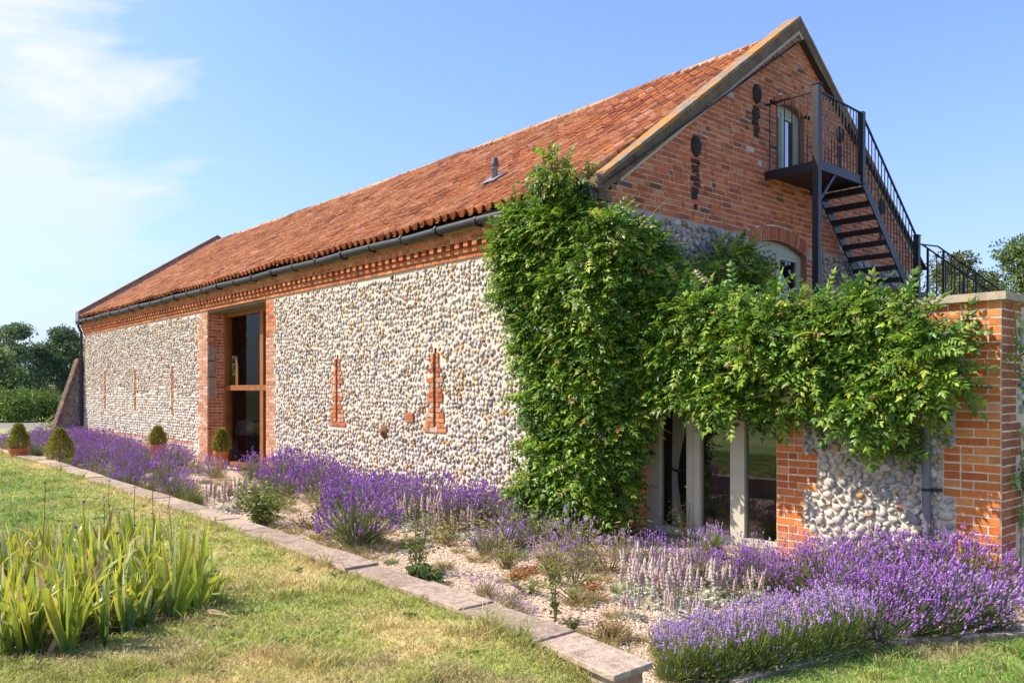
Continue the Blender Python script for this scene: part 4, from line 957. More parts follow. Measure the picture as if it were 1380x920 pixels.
def lavender(R, H, nst, fl, pal, nleaf=520, up=.5, phm=84, grn=((.17, .21, .065), (.24, .27, .10), (.12, .155, .065))):
    n = nst
    ph = np.arccos(1-RNG.random(n)*(1-math.cos(rad(phm)))); th = RNG.uniform(0, 2*math.pi, n)
    rr = RNG.normal(1, .09, n)
    top = np.column_stack([R*np.sin(ph)*np.cos(th), R*np.sin(ph)*np.sin(th), .12*H+.86*H*np.cos(ph)**.8])*rr[:, None]
    lump = .86+.28*vnoise(np.cos(th)*2+ph*2, np.sin(th)*2, 1.4, int(R*1000)); top *= lump[:, None]
    P0 = np.column_stack([top[:, 0]*.22, top[:, 1]*.22, np.full(n, .03)])
    D = unit(top-P0); L_ = np.linalg.norm(top-P0, axis=1)
    mbf, mbs = MB(), MB()
    g = np.array(grn)[RNG.integers(0, 3, n)]*RNG.uniform(.8, 1.2, (n, 1))
    strips(mbs, P0, D, L_, .0042, 0.03, g, seg=2, taper=.3, w0=.9)
    Ds = unit(D+np.array([0, 0, up])+RNG.normal(0, .13, (n, 3)))
    fr_ = RNG.random(n) < fl
    c = pick(pal, n)*RNG.uniform(.75, 1.25, (n, 1))
    k = fr_
    spikes(mbf, top[k]-D[k]*.012, Ds[k], RNG.uniform(.024, .052, k.sum()), RNG.uniform(.0085, .0135, k.sum()), c[k])
    k2 = k & (RNG.random(n) < .5)        # a second whorl lower on the stem
    spikes(mbf, top[k2]-Ds[k2]*.045, Ds[k2], RNG.uniform(.014, .022, k2.sum()), RNG.uniform(.006, .010, k2.sum()), c[k2]*.95, rings=((0, .3), (.5, 1), (1, .3)))
    m_ = nleaf; ph = np.arccos(1-RNG.random(m_)*(1-math.cos(rad(88)))); th = RNG.uniform(0, 2*math.pi, m_); q = RNG.uniform(.25, .8, m_)
    b = np.column_stack([R*np.sin(ph)*np.cos(th), R*np.sin(ph)*np.sin(th), H*.9*np.cos(ph)])*q[:, None]*.8; b[:, 2] = np.maximum(b[:, 2], .015)
    Dl = unit(unit(b+np.array([0, 0, .03]))+np.array([0, 0, .35])+RNG.normal(0, .25, (m_, 3)))
    g = np.array(grn)[RNG.integers(0, 3, m_)]*RNG.uniform(.7, 1.25, (m_, 1))
    strips(mbs, b, Dl, RNG.uniform(.06, .15, m_), RNG.uniform(.005, .009, m_), .15, g, seg=2)
    return mbs, mbf
LAV = {}
def proto(kind, mbs, mbf, nm=('foliage', 'flower_spikes'), mats=(LEAF_M, PETAL)):
    LAV.setdefault(kind, []).append((mbs.mesh(nm[0], mats[0]), mbf.mesh(nm[1], mats[1]) if mbf.ch else None, nm))
for k_ in range(4): proto('full', *lavender(.44, .58, 440, .97, LAVP, 900))
for k_ in range(2): proto('full', *lavender(.42, .54, 360, .9, LAVP+LAVPALE+[(1.5, (.36, .27, .34))], 1000))
for k_ in range(3): proto('mid', *lavender(.42, .56, 260, .85, LAVP, 900))
for k_ in range(3): proto('sparse', *lavender(.36, .50, 130, .75, LAVPALE, 420, grn=((.26, .24, .10), (.33, .29, .14), (.16, .18, .075))))
for k_ in range(2): proto('green', *lavender(.40, .44, 110, .22, LAVPALE, 1000, grn=((.19, .24, .06), (.24, .27, .08), (.13, .18, .05))))
for k_ in range(3): proto('tall', *lavender(.36, .54, 170, .8, LAVPALE, 1500, up=1.4, phm=52, grn=((.25, .31, .07), (.32, .35, .10), (.17, .24, .06))))
LAVADJ = {'full': 'dense violet lavender', 'mid': 'loose greenish violet lavender', 'sparse': 'straggly dry lavender', 'green': 'barely flowering green lavender', 'tall': 'pale long-stemmed lavender'}
def plant(kind, name, x, y, label, cat, group, s=1.0, z=0.0, rot=None, sz=None):
    ms = LAV[kind][int(RNG.integers(0, len(LAV[kind])))]
    r = thing(name, W(x, y, z), RNG.uniform(0, 6.28) if rot is None else rot, label, cat, group, (s, s, s*(sz or 1)))
    link(ms[2][0], ms[0], r)
    if ms[1]: link(ms[2][1], ms[1], r)
    return r
def lav_row(pts, where, group, kinds, zone):
    cnt = {}
    for i, (x, y) in enumerate(pts):
        w3 = W(x, y); ppx = CX+FOC*w3.x/w3.y
        if 196 < ppx < 232 and 16.5 < w3.y < 21: continue          # the clay pot stands clear of the bushes
        kd = kinds[int(RNG.integers(0, len(kinds)))]
        cnt[kd] = cnt.get(kd, 0)+1
        plant(kd, 'lavender_bush', x, y, '%s, %s %s' % (LAVADJ[kd], ORD[cnt[kd]-1], where), 'lavender', group, RNG.uniform(.88, 1.14)*zone, sz=RNG.uniform(.92, 1.1))
J = lambda s: RNG.normal(0, s)
lav_row([(-.55+J(.1), y+J(.1)) for y in np.arange(1.75, 8.9, .66)], 'from the climber along the flint wall', 'lavender along the flint wall right of the doorway', ['full', 'full', 'mid'], 1.0)
lav_row([(-1.15+J(.12), y+J(.12)) for y in np.arange(1.5, 7.0, .85)], 'from the climber in the second row', 'second row of lavender right of the doorway', ['full', 'mid', 'sparse'], .86)
lav_row([(-.95+J(.15), y+J(.1)) for y in np.arange(9.3, 13.0, .7)], 'from the right before the tall doorway', 'lavender in front of the doorway', ['mid', 'sparse', 'full'], .95)
lav_row([(-.55+J(.1), y+J(.12)) for y in np.arange(13.9, 24.2, .74)], 'along the wall left of the tall doorway', 'lavender along the flint wall left of the doorway', ['full', 'full', 'mid', 'mid', 'sparse'], 1.0)
lav_row([(-1.3+J(.15), y+J(.15)) for y in np.arange(12.4, 25.5, .95)], 'in the second row left of the doorway', 'second row of lavender left of the doorway', ['full', 'mid', 'sparse', 'green', 'green'], .88)
lav_row([(-2.05+J(.15), y+J(.15)) for y in np.arange(7.6, 24.5, 1.02)], 'from the right in the third left row', 'third row of lavender in the left bed', ['full', 'mid', 'green', 'sparse', 'mid'], .88)
lav_row([(-2.75+J(.12), y+J(.15)) for y in np.arange(6.2, 14.2, .85)], 'behind the coping left of the bushy weed', 'lavender behind the low coping', ['mid', 'full', 'green', 'sparse', 'green'], .74)
lav_row([(-2.6+J(.2), y+J(.2)) for y in np.arange(18.5, 26, .9)], 'at the far left end of the bed', 'lavender at the far end of the bed', ['sparse', 'mid'], .8)
def at(px, py): return ground_at(px, py, 0)
plant('full', 'lavender_bush', *at(481, 736), 'round violet lavender bush standing alone on gravel beside the low coping', 'lavender', None, 1.1, sz=1.12)
def lav_px(lst, where, group):
    cnt = {}
    for (kd, px, py, s) in lst:
        cnt[kd] = cnt.get(kd, 0)+1; x, y = at(px, py)
        plant(kd, 'lavender_bush', x, y, '%s, %s %s' % (LAVADJ[kd], ORD[cnt[kd]-1], where), 'lavender', group, s)
lav_px([('mid', 655, 712, .85), ('sparse', 700, 722, .8), ('full', 700, 700, .9), ('mid', 690, 740, .55), ('sparse', 668, 750, .75), ('sparse', 745, 768, .7), ('sparse', 790, 768, .75), ('sparse', 770, 745, .9), ('sparse', 835, 755, .6), ('sparse', 730, 728, .7)], 'from the left before the climber', 'straggly lavender on the gravel before the climber')
lav_px([('sparse', 655, 805, .42), ('sparse', 690, 822, .42), ('sparse', 708, 838, .30)], 'from the left, tiny, beside the bare coping', 'small lavender beside the low coping')
lav_px([('mid', 880, 768, .62), ('sparse', 935, 760, .62), ('tall', 958, 752, .62), ('sparse', 905, 775, .55), ('mid', 950, 790, .58), ('mid', 990, 788, .62), ('full', 1030, 795, .62), ('sparse', 1010, 765, .66), ('mid', 1070, 800, .7), ('sparse', 1085, 770, .72), ('mid', 1112, 806, .85), ('sparse', 1130, 778, .85), ('mid', 1150, 800, .8), ('mid', 1185, 785, .85), ('full', 1225, 795, .88), ('mid', 1265, 800, .9), ('full', 1300, 808, .9)], 'from the left under the glass doors and pier', 'lavender under the glass doors and brick pier')
lav_px([('mid', 1150, 842, .80), ('full', 1195, 845, .82), ('mid', 1240, 846, .86), ('full', 1290, 846, .84), ('full', 1328, 846, .70), ('mid', 1175, 868, .66), ('mid', 1218, 858, .7), ('mid', 1260, 858, .66)], 'from the left in the front right mass', 'lavender of the front right mass')
lav_px([('tall', 1140, 876, .72), ('tall', 1108, 882, .72), ('tall', 1075, 888, .72), ('tall', 1042, 896, .70), ('tall', 1010, 903, .68), ('tall', 978, 908, .66), ('tall', 946, 912, .62), ('tall', 912, 914, .55), ('tall', 1125, 862, .66), ('tall', 1060, 872, .64), ('tall', 1000, 884, .6), ('tall', 950, 890, .56), ('tall', 905, 896, .48), ('green', 1035, 905, .42), ('green', 960, 915, .40), ('green', 905, 918, .38), ('tall', 895, 884, .40)], 'from the right in the front row above the kerb', 'lavender of the front row above the kerb')

# lamb's ear
def lambs(ns, R, H):
    mbs, mbf = MB(), MB(); m_ = 130
    th = RNG.uniform(0, 6.28, m_); r = R*np.sqrt(RNG.random(m_)); P0 = np.column_stack([r*np.cos(th), r*np.sin(th), np.full(m_, .01)])
    D = unit(np.column_stack([np.cos(th)*.7+RNG.normal(0, .5, m_), np.sin(th)*.7+RNG.normal(0, .5, m_), RNG.uniform(.25, 1.0, m_)]))
    strips(mbs, P0, D, RNG.uniform(.07, .15, m_), RNG.uniform(.02, .034, m_), .45, pick([(4, (.60, .61, .50)), (3, (.52, .54, .44)), (2, (.68, .66, .57)), (1.2, (.46, .31, .18))], m_)*RNG.uniform(.8, 1.15, (m_, 1)), seg=4)
    th = RNG.uniform(0, 6.28, ns); r = R*.85*np.sqrt(RNG.random(ns)); P0 = np.column_stack([r*np.cos(th), r*np.sin(th), np.zeros(ns)])
    D = unit(np.column_stack([RNG.normal(0, .12, ns), RNG.normal(0, .12, ns), np.ones(ns)])); L_ = H*RNG.uniform(.6, 1.1, ns)
    strips(mbs, P0, D, L_, .009, 0, np.tile(np.array((.47, .46, .37)), (ns, 1)), seg=2, taper=.2, w0=1)
    for i in range(4):      # paired stem leaves
        q = RNG.uniform(.15, .55, ns); a = RNG.uniform(0, 6.28, ns)
        strips(mbs, P0+D*(L_*q)[:, None], unit(np.column_stack([np.cos(a), np.sin(a), np.full(ns, .7)])), .06, .018, .5, np.tile(np.array((.5, .5, .42)), (ns, 1)), seg=3)
    c = pick([(4, (.58, .44, .41)), (3, (.52, .38, .37)), (3, (.62, .54, .47)), (1, (.44, .31, .36))], ns)*RNG.uniform(.85, 1.15, (ns, 1))
    spikes(mbf, P0+D*(L_*.52)[:, None], D, L_*.5, np.full(ns, .017), c, rings=((0, .4), (.1, 1), (.18, .6), (.28, 1.1), (.38, .7), (.5, 1.05), (.6, .75), (.72, .95), (.84, .7), (1, .25)), n=6)
    return mbs, mbf
for k_ in range(4): proto('lamb', *lambs(11, .19, .40))
def lamb_set(lst, where, group):
    for i, (px, py, s) in enumerate(lst):
        x, y = at(px, py); plant('lamb', 'lambs_ear', x, y, "silvery lamb's ear with pink spikes, %s %s" % (ORD[i], where), "lamb's ear", group, s)
lamb_set([(292, 690, 1.15), (318, 688, 1.2), (335, 676, 1.0)], 'from the left beside the coping near the doorway', "lamb's ear beside the coping")
lamb_set([(535, 706, 1.0), (560, 712, 1.1), (588, 712, 1.15), (612, 708, 1.1), (640, 700, 1.05), (600, 690, 1.1), (545, 690, 1.0), (662, 692, 1.0), (625, 725, .9), (580, 728, .8)], 'from the left behind the round lavender bush', "lamb's ear behind the round bush")
lamb_set([(848, 808, .85), (873, 812, .9), (900, 816, .95), (930, 818, .9), (880, 795, .95), (915, 795, .9), (955, 806, .85), (985, 808, .75), (1012, 806, .7), (862, 785, .9), (850, 832, .55), (905, 834, .5), (940, 836, .5)], 'from the left before the glass doors', "lamb's ear before the glass doors")

def tuft(n, R, H, pal):
    m_, mf = MB(), MB(); a = RNG.uniform(0, 6.28, n); r = R*.5*np.sqrt(RNG.random(n)); P = np.column_stack([r*np.cos(a), r*np.sin(a), np.zeros(n)])
    strips(m_, P, unit(np.column_stack([np.cos(a)*.6+RNG.normal(0, .3, n), np.sin(a)*.6+RNG.normal(0, .3, n), RNG.uniform(.3, 1, n)])), H*RNG.uniform(.5, 1.1, n), .006, .2, pick(pal, n)*RNG.uniform(.75, 1.2, (n, 1)), seg=3)
    k = 14; strips(m_, P[:k], unit(RNG.normal(0, .25, (k, 3))+np.array([0, 0, 1])), H*1.5, .003, .05, np.tile(np.array((.42, .34, .18)), (k, 1)), seg=2)
    return m_, mf
STRAW = [(4, (.50, .40, .20)), (3, (.36, .32, .12)), (2, (.24, .27, .08)), (1, (.42, .22, .12))]
for k_ in range(3): proto('tuft', *tuft(150, .16, .17, STRAW), nm=('blades', 'seed'))
for k_ in range(2): proto('gtuft', *tuft(190, .15, .14, GPT := [(4, (.16, .24, .05)), (3, (.26, .31, .08)), (1, (.4, .34, .15))]), nm=('blades', 'seed'))
for i in range(130):
    x, y = RNG.uniform(-3.25, -1.2), RNG.uniform(-3.1, 9.5)
    if x < cope_x(y)+.08: continue
    kd = 'tuft' if i % 3 else 'gtuft'
    plant(kd, 'weed_tuft', x, y, 'straw coloured dry weed tuft on the gravel' if i % 3 else 'small green weed tuft on the gravel', 'weed', 'dry weed tufts on the gravel' if i % 3 else 'green weed tufts on the gravel', RNG.uniform(.5, 1.15))
for i in range(22):
    x, y = RNG.uniform(-3.0, -.5), RNG.uniform(10, 24)
    plant('gtuft', 'weed_tuft', x, y, 'green weed tuft between the lavender of the left bed', 'weed', 'green weed tufts in the left bed', RNG.uniform(1.2, 2.2))
# irises
def iris(nl):
    mb = MB(); az = RNG.uniform(0, 3.14); ex_ = np.array([math.cos(az), math.sin(az), 0])
    for i in range(nl):
        t = (i+.5)/nl*2-1; ang = t*rad(RNG.uniform(20, 40))+J(.05); L_ = RNG.uniform(.42, .70)*(1-.2*abs(t)); w_ = RNG.uniform(.032, .054)
        d = ex_*math.sin(ang)+np.array([0, 0, math.cos(ang)])+np.cross(ex_, (0, 0, 1))*J(.07); d /= np.linalg.norm(d)
        side = ex_*math.cos(ang)-np.array([0, 0, math.sin(ang)]); side = side+np.cross(ex_, (0, 0, 1))*J(.35); side -= d*(side@d); side /= np.linalg.norm(side)
        nrm = np.cross(side, d); bend = RNG.uniform(.0, .16) if RNG.random() > .18 else RNG.uniform(.3, .75); bs = RNG.choice([-1, 1])
        seg = 9; v = []; cs_ = []
        dead = RNG.random() < .03; brown = RNG.uniform(.84, 1.05) if RNG.random() < .14 else 1.2
        base = pick([(4, (.095, .20, .03)), (3, (.15, .26, .035)), (2, (.28, .36, .045)), (1.8, (.11, .21, .085))])
        tip = pick([(3, (.62, .60, .07)), (3, (.42, .51, .055)), (2, (.76, .62, .10)), (1.2, (.66, .66, .34))])
        for s_ in range(seg+1):
            q = s_/seg
            ww = w_*(.75+.25*min(1, q/.3)) if q < .45 else w_*max(.03, (1-((q-.45)/.55)**2.1))
            c = d*(L_*q)+nrm*bs*bend*L_*q*q*.8+ex_*t*.018; c[2] -= bend*L_*max(0, q-.35)**1.6*1.0
            v += [c-side*ww/2, c+nrm*ww*.13, c+side*ww/2]
            col = base*(1-q**1.6)+tip*q**1.6 if not dead else np.array((.50, .36, .18))
            if q > brown: col = np.array((.44, .29, .13))
            cs_.append(col)
        F = []; cc = []
        for s_ in range(seg):
            for h in (0, 1): a = s_*3+h; F.append((a, a+1, a+4, a+3)); cc.append(cs_[s_+1]*(1.0 if h else .94))
        mb.arr(np.array(v), F, np.array(cc))
    return mb
IRM = []
for k_ in range(12): IRM.append(iris(int(RNG.integers(6, 10))).mesh('leaves', IRISLEAF, True))
xs_ = [p[0] for p in IRIS]; ys_ = [p[1] for p in IRIS]; got = []
tries = 0
while len(got) < 230 and tries < 9000:
    tries += 1; x, y = RNG.uniform(min(xs_), max(xs_)), RNG.uniform(min(ys_), max(ys_))
    if not in_poly(x, y, IRIS): continue
    if any((x-a)**2+(y-b)**2 < .108**2 for a, b in got): continue
    got.append((x, y))
got.sort(key=lambda p: -(V[1]*p[0]+U[1]*p[1]))
for i, (x, y) in enumerate(got):
    me = IRM[i % len(IRM)]; o = link('iris_clump', me); o.location = W(x, y, lawn_z(x, y)-.03); o.rotation_euler = (J(.07), J(.07), RNG.uniform(0, 6.28)); s_ = RNG.uniform(.58, 1.0); o.scale = (s_, s_, s_*RNG.uniform(.9, 1.05))
    tag(o, 'green iris fan with yellowing sword leaves in the crowded front bed', 'iris', 'iris fans crowded in the front bed')
big = [(232, 836, 1.0, .15), (205, 828, .95, 2.0), (265, 826, .95, -.5), (140, 868, 1.0, .5), (28, 880, 1.0, 1.0), (92, 878, .95, .3), (250, 815, .9, 1.2), (285, 815, .75, .2), (170, 850, .7, .6)]
nm = ['broad iris fan at the right tip of the iris bed, tallest there', 'iris fan just left of the right tip of the iris bed', 'iris fan leaning out at the right end of the bed', 'low iris fan by the withered leaves at the bed front', 'large iris fan nearest the left edge of the photo', 'wide blue-green iris fan at the front of the bed', 'iris fan behind the right tip of the iris bed', 'small splayed iris fan farthest right over the lawn', 'short yellowing iris fan among dry leaves at the bed edge']
for (px, py, s_, r_), lb in zip(big, nm):
    x, y = ground_at(px, py, .27); o = link('iris_clump', IRM[int(RNG.integers(0, 12))]); o.location = W(x, y, lawn_z(x, y)-.02); o.rotation_euler = (0, 0, r_); o.scale = (s_, s_, s_*1.02); tag(o, lb, 'iris', 'iris fans at the front edge of the bed')
# thin understorey and dry litter in the iris bed
mb = MB(); n = 5000; x = RNG.uniform(min(xs_), max(xs_), n); y = RNG.uniform(min(ys_), max(ys_), n); k = in_poly(x, y, IRIS); x, y = x[k], y[k]; n = len(x)
P = np.column_stack([C0[None]+x[:, None]*V+y[:, None]*U, lawn_z(x, y)-.03])
D = unit(np.column_stack([RNG.normal(0, .35, n), RNG.normal(0, .35, n), np.ones(n)]))
strips(mb, P, D, RNG.uniform(.08, .32, n), RNG.uniform(.004, .010, n), .2, pick([(3, (.17, .21, .045)), (3, (.25, .25, .06)), (1, (.42, .31, .14)), (2, (.10, .15, .04))], n), seg=3)
n = 1500; x = RNG.uniform(min(xs_)-.1, max(xs_)+.1, n); y = RNG.uniform(min(ys_)-.1, max(ys_)+.1, n); k = in_poly(x, y, IRIS) ; x, y = x[k], y[k]; n = len(x)
P = np.column_stack([C0[None]+x[:, None]*V+y[:, None]*U, lawn_z(x, y)-.005]); a = RNG.uniform(0, 6.28, n)
strips(mb, P, unit(np.column_stack([np.cos(a), np.sin(a), RNG.uniform(-.02, .25, n)])), RNG.uniform(.06, .22, n), RNG.uniform(.004, .018, n), .15, pick([(3, (.40, .28, .15)), (2, (.28, .18, .09)), (1, (.52, .42, .28))], n), seg=3)
tag(mb.build('bed_undergrowth', LEAF_M), 'fine weeds and dry leaf litter between the irises', 'undergrowth', kind='stuff')
# withered leaves at the bed edge
for i, (px, py, az, L_) in enumerate(((66, 880, .9, .2), (262, 828, -.3, .32), (180, 845, 2.4, .26), (120, 852, .2, .25), (205, 838, .1, .22))):
    x, y = ground_at(px, py, .27); mb = MB()
    strips(mb, np.array([[0, 0, .01]]), unit(np.array([[math.cos(az), math.sin(az), .35 if i else 1.6]])), L_, .035, .35, np.array([[.50, .36, .2]]), seg=6)
    o = mb.build('withered_leaf', LEAF_M); o.location = W(x, y, lawn_z(x, y)); tag(o, ['pale dead iris leaf standing upright at the front of the bed', 'dead iris leaf lying flat under the right tip of the bed', 'curled dead leaf below the short yellow iris', 'dry strap leaf lying along the bed front', 'thin dead leaf on bare soil by the bed edge'][i], 'leaf')
# scabious stems and dry seed heads
SCB = [(61, 650, 800, 'k', 'bare dark stem with a tiny seed head above the irises, leftmost'), (147, 648, 770, 'w', 'tall stem tipped by a long pale dry head, over the coping'), (140, 669, 780, 'w', 'green stem carrying a fluffy white seed head'), (113, 676, 790, 'p', 'short stem with a small mauve pompom flower, left of the white head'), (182, 644, 770, 'P', 'dark stem topped by a bright pink-violet flower against the coping'), (207, 630, 770, 'P', 'tallest thin stem with a violet flower among the lavender background'), (231, 645, 790, 'w', 'yellowish stem with twin pale seed heads, rightmost'), (160, 690, 790, 'w', 'arching stem with a nodding grey seed head'), (102, 710, 800, 'p', 'low mauve bud among the iris tips, left'), (158, 718, 790, 'p', 'low mauve bud among the iris tips, right')]
for px, pt, pb, kd, lb in SCB:
    x, y = ground_at(px, pb, .27); Pz = W(x, y, 0); Z = Pz.y; zt = EYE+(HY-pt)/FOC*Z; zb = .26; h_ = zt-zb
    mb = MB(); mb.tube([(0, 0, 0), (J(.012), J(.01), h_*.4), (J(.01), J(.01), h_*.75), (0, 0, h_)], [.0035, .003, .0026, .0022], 5, (.20, .20, .08) if kd == 'w' else (.12, .09, .06))
    o = thing('scabious_stem', W(x, y, zb), 0, lb, 'flower stem', 'thin flower stems rising from the iris bed'); mb.build('stem', LEAF_M, o)
    n = {'k': 12, 'w': 46, 'p': 50, 'P': 70}[kd]; D = unit(RNG.normal(0, 1, (n, 3))*np.array([1, 1, .7])+np.array([0, 0, .35])); rr = {'k': .007, 'w': .019, 'p': .017, 'P': .021}[kd]
    mb = MB(); c = {'k': (.06, .05, .04), 'w': (.62, .58, .48), 'p': (.36, .2, .46), 'P': (.48, .2, .6)}[kd]
    strips(mb, np.tile(np.array([[0, 0, h_]]), (n, 1)), D, rr, .008, .1, np.tile(np.array(c), (n, 1))*RNG.uniform(.8, 1.2, (n, 1)), seg=2); mb.build('flower_head', PETAL, o)

# ---------------------------------------------------------------- leafy shrubs, weeds, sedums
def shrub(n, R, H, leaf, wid, pal, flat=0.0, stems=8, m=LEAF_M):
    mb, ms = MB(), MB()
    tips = np.column_stack([RNG.normal(0, R*.5, stems), RNG.normal(0, R*.5, stems), H*RNG.uniform(.55, 1.0, stems)])
    for t in tips: ms.tube([(t[0]*.1, t[1]*.1, 0), (t[0]*.5, t[1]*.5, t[2]*.55), tuple(t)], [.006, .0045, .002], 5, (.2, .15, .07))
    i = RNG.integers(0, stems, n); q = RNG.uniform(.12, 1.0, n)[:, None]; P = tips[i]*np.column_stack([q**1.1, q**1.1, q])
    P = P+RNG.normal(0, .045*R/.3, (n, 3)); P[:, 2] = np.maximum(P[:, 2], .01)
    a = RNG.uniform(0, 6.28, n); D = unit(np.column_stack([np.cos(a), np.sin(a), RNG.uniform(-.1, .9, n)*(1-flat)]))
    strips(mb, P, D, RNG.uniform(.6, 1.2, n)*leaf, RNG.uniform(.7, 1.2, n)*wid, .25, pick(pal, n)*RNG.uniform(.75, 1.25, (n, 1)), seg=3)
    return mb, ms
def put_shrub(name, px, py, args, label, cat, kw={}, z=0):
    mb, ms = shrub(*args, **kw); x, y = ground_at(px, py, z); o = thing(name, W(x, y, z), RNG.uniform(0, 6), label, cat); mb.build('foliage', LEAF_M, o); ms.build('stem', STEMM, o); return o
GP = [(4, (.10, .16, .035)), (3, (.16, .22, .05)), (2, (.23, .27, .07)), (1, (.30, .25, .09))]
GY = [(4, (.28, .30, .07)), (3, (.22, .26, .06)), (2, (.36, .34, .10))]
put_shrub('leafy_weed', 352, 708, (1300, .50, .66, .055, .026, GP), 'bushy green weed leaning over the coping beside bare gravel', 'weed', {'stems': 14})
put_shrub('leafy_weed', 560, 775, (330, .28, .72, .055, .018, GP), 'upright branching green weed behind the coping, below the round lavender', 'weed', {'stems': 9})
put_shrub('leafy_weed', 575, 790, (260, .24, .16, .11, .05, [(4, (.07, .13, .03)), (3, (.11, .18, .04))]), 'low broad dark green leaves at the foot of the tall weed', 'weed')
put_shrub('leafy_weed', 750, 838, (100, .16, .42, .05, .018, GP), 'thin prickly weed leaning over the coping, right part', 'weed', {'stems': 4})
put_shrub('leafy_weed', 690, 700, (300, .35, .5, .05, .022, GP), 'leafy green weed growing between lavender and climber', 'weed')
put_shrub('leafy_weed', 600, 735, (380, .45, .38, .05, .022, [(3, (.28, .27, .09)), (3, (.34, .22, .11)), (2, (.2, .22, .06))]), "straggly yellowing weed around the lamb's ear spikes", 'weed')
put_shrub('leafy_weed', 700, 735, (420, .5, .36, .05, .03, GP), 'low green weeds at the foot of the climber', 'weed')
put_shrub('leafy_weed', 925, 735, (380, .42, .55, .045, .008, [(3, (.34, .32, .14)), (2, (.25, .27, .09)), (1, (.18, .22, .07))]), 'dry feathery weed below the first glass door', 'weed')
put_shrub('leafy_weed', 820, 770, (520, .55, .42, .08, .008, [(3, (.42, .35, .16)), (2, (.30, .30, .10))]), 'straw coloured grassy weed at the foot of the climber', 'weed')
put_shrub('leafy_weed', 430, 690, (420, .5, .26, .05, .012, GY), 'low yellow flowered weed beneath the lavender row', 'weed')
put_shrub('leafy_weed', 76, 585, (420, .8, .6, .12, .05, GY), 'lime green bush beside the far buttress', 'bush')
put_shrub('leafy_weed', 470, 660, (300, .5, .2, .05, .012, [(3, (.42, .25, .12)), (2, (.3, .28, .1))]), 'brownish low weed on gravel left of the round lavender', 'weed')
for i, (px, py, R_, lb) in enumerate(((682, 766, .22, 'small lime green cushion plant on gravel, left of two'), (744, 786, .17, 'small lime green cushion plant on gravel, right of two'), (650, 748, .2, 'grey green cushion plant near the coping'), (232, 668, .25, 'lime green tuft at the coping near the red sedum'))):
    put_shrub('cushion_plant', px, py, (420, R_, .24, .05, .006, GY if i != 2 else [(3, (.24, .27, .15)), (2, (.32, .33, .2))]), lb, 'plant', {'stems': 26})
RED = [(4, (.50, .11, .04)), (3, (.42, .16, .06)), (2, (.30, .20, .06))]
for i, (px, py, R_, lb) in enumerate(((222, 676, .34, 'orange red sedum mat beside the coping below the lavender'), (756, 762, .22, 'bright red sedum patch on gravel, upper one'), (715, 772, .16, 'red sedum patch on gravel, left one'), (700, 780, .18, 'reddish sedum patch between two lime cushions'), (845, 772, .15, 'small red sedum patch near the straw weed'), (800, 795, .16, 'faint red sedum patch on open gravel'), (160, 600, .5, 'orange brown sedum beneath the far lavender'), (15, 605, .6, 'orange sedum behind the leftmost pot'))):
    put_shrub('sedum', px, py, (340, R_, .055 if i < 6 else .25, .028, .011, RED), lb, 'sedum', {'stems': 34, 'flat': .4})
BR = [(4, (.33, .17, .05)), (3, (.24, .17, .05)), (2, (.16, .2, .05))]
put_shrub('moss_cushion', 822, 862, (900, .17, .13, .03, .006, BR), 'brown and green mossy cushion touching the coping', 'moss', {'stems': 30})
put_shrub('moss_cushion', 905, 905, (700, .15, .13, .03, .006, BR), 'brown mossy cushion at the end of the low wall', 'moss', {'stems': 26})
put_shrub('moss_cushion', 772, 850, (260, .10, .09, .03, .008, [(3, (.08, .13, .03)), (1, (.2, .14, .06))]), 'tiny dark green tuft behind the end coping slab', 'moss', {'stems': 12})

mb = MB(); nn = 260; x = RNG.uniform(-8.5, -3.8, nn); y = RNG.uniform(-4.2, 7, nn); k = (x < cope_x(y)-.4) & ~in_poly(x, y, IRIS) & (vnoise(x, y, 1.1, 77) > .52); x, y = x[k], y[k]
for cx_, cy_ in zip(x, y):
    n = int(RNG.integers(7, 16)); p = W(cx_, cy_, float(lawn_z(cx_, cy_))+.012); a = RNG.uniform(0, 6.28, n); P = np.tile(np.array(p), (n, 1))+RNG.normal(0, .03, (n, 3))*np.array([1, 1, .15])
    strips(mb, P, unit(np.column_stack([np.cos(a), np.sin(a), RNG.uniform(.1, .6, n)])), RNG.uniform(.02, .06, n), RNG.uniform(.012, .026, n), .3, pick([(4, (.10, .19, .04)), (3, (.15, .25, .05)), (1, (.3, .32, .12))], n)*RNG.uniform(.8, 1.2, (n, 1)), seg=2)
tag(mb.build('lawn_weeds', LEAF_M), 'clover and plantain leaves scattered through the mown lawn', 'weeds', kind='stuff')

WL = ['dry wiry weed among the lamb\'s ear spikes, left', 'green feathery weed before the climber, left of the straw weed', 'low green weed between the two lime cushions', 'sprawling weed on gravel behind the leaning prickly weed', 'tall dry weed between the round lavender and the wall row', 'brown seeding weed on gravel right of the bushy coping weed', 'green weed beside the lamb\'s ear near the doorway', 'straggly weed in the lavender below the first slit vent']
for lb, (px, py, R_, H_, pl) in zip(WL, ((650, 735, .3, .4, STRAW), (775, 790, .35, .3, GP), (712, 800, .25, .2, GY), (780, 812, .3, .16, STRAW), (530, 690, .35, .5, STRAW), (410, 712, .3, .25, BR), (372, 690, .3, .35, GY), (455, 672, .35, .38, GP))):
    put_shrub('leafy_weed', px, py, (260, R_, H_, .05, .010, pl), lb, 'weed', {'stems': 12})
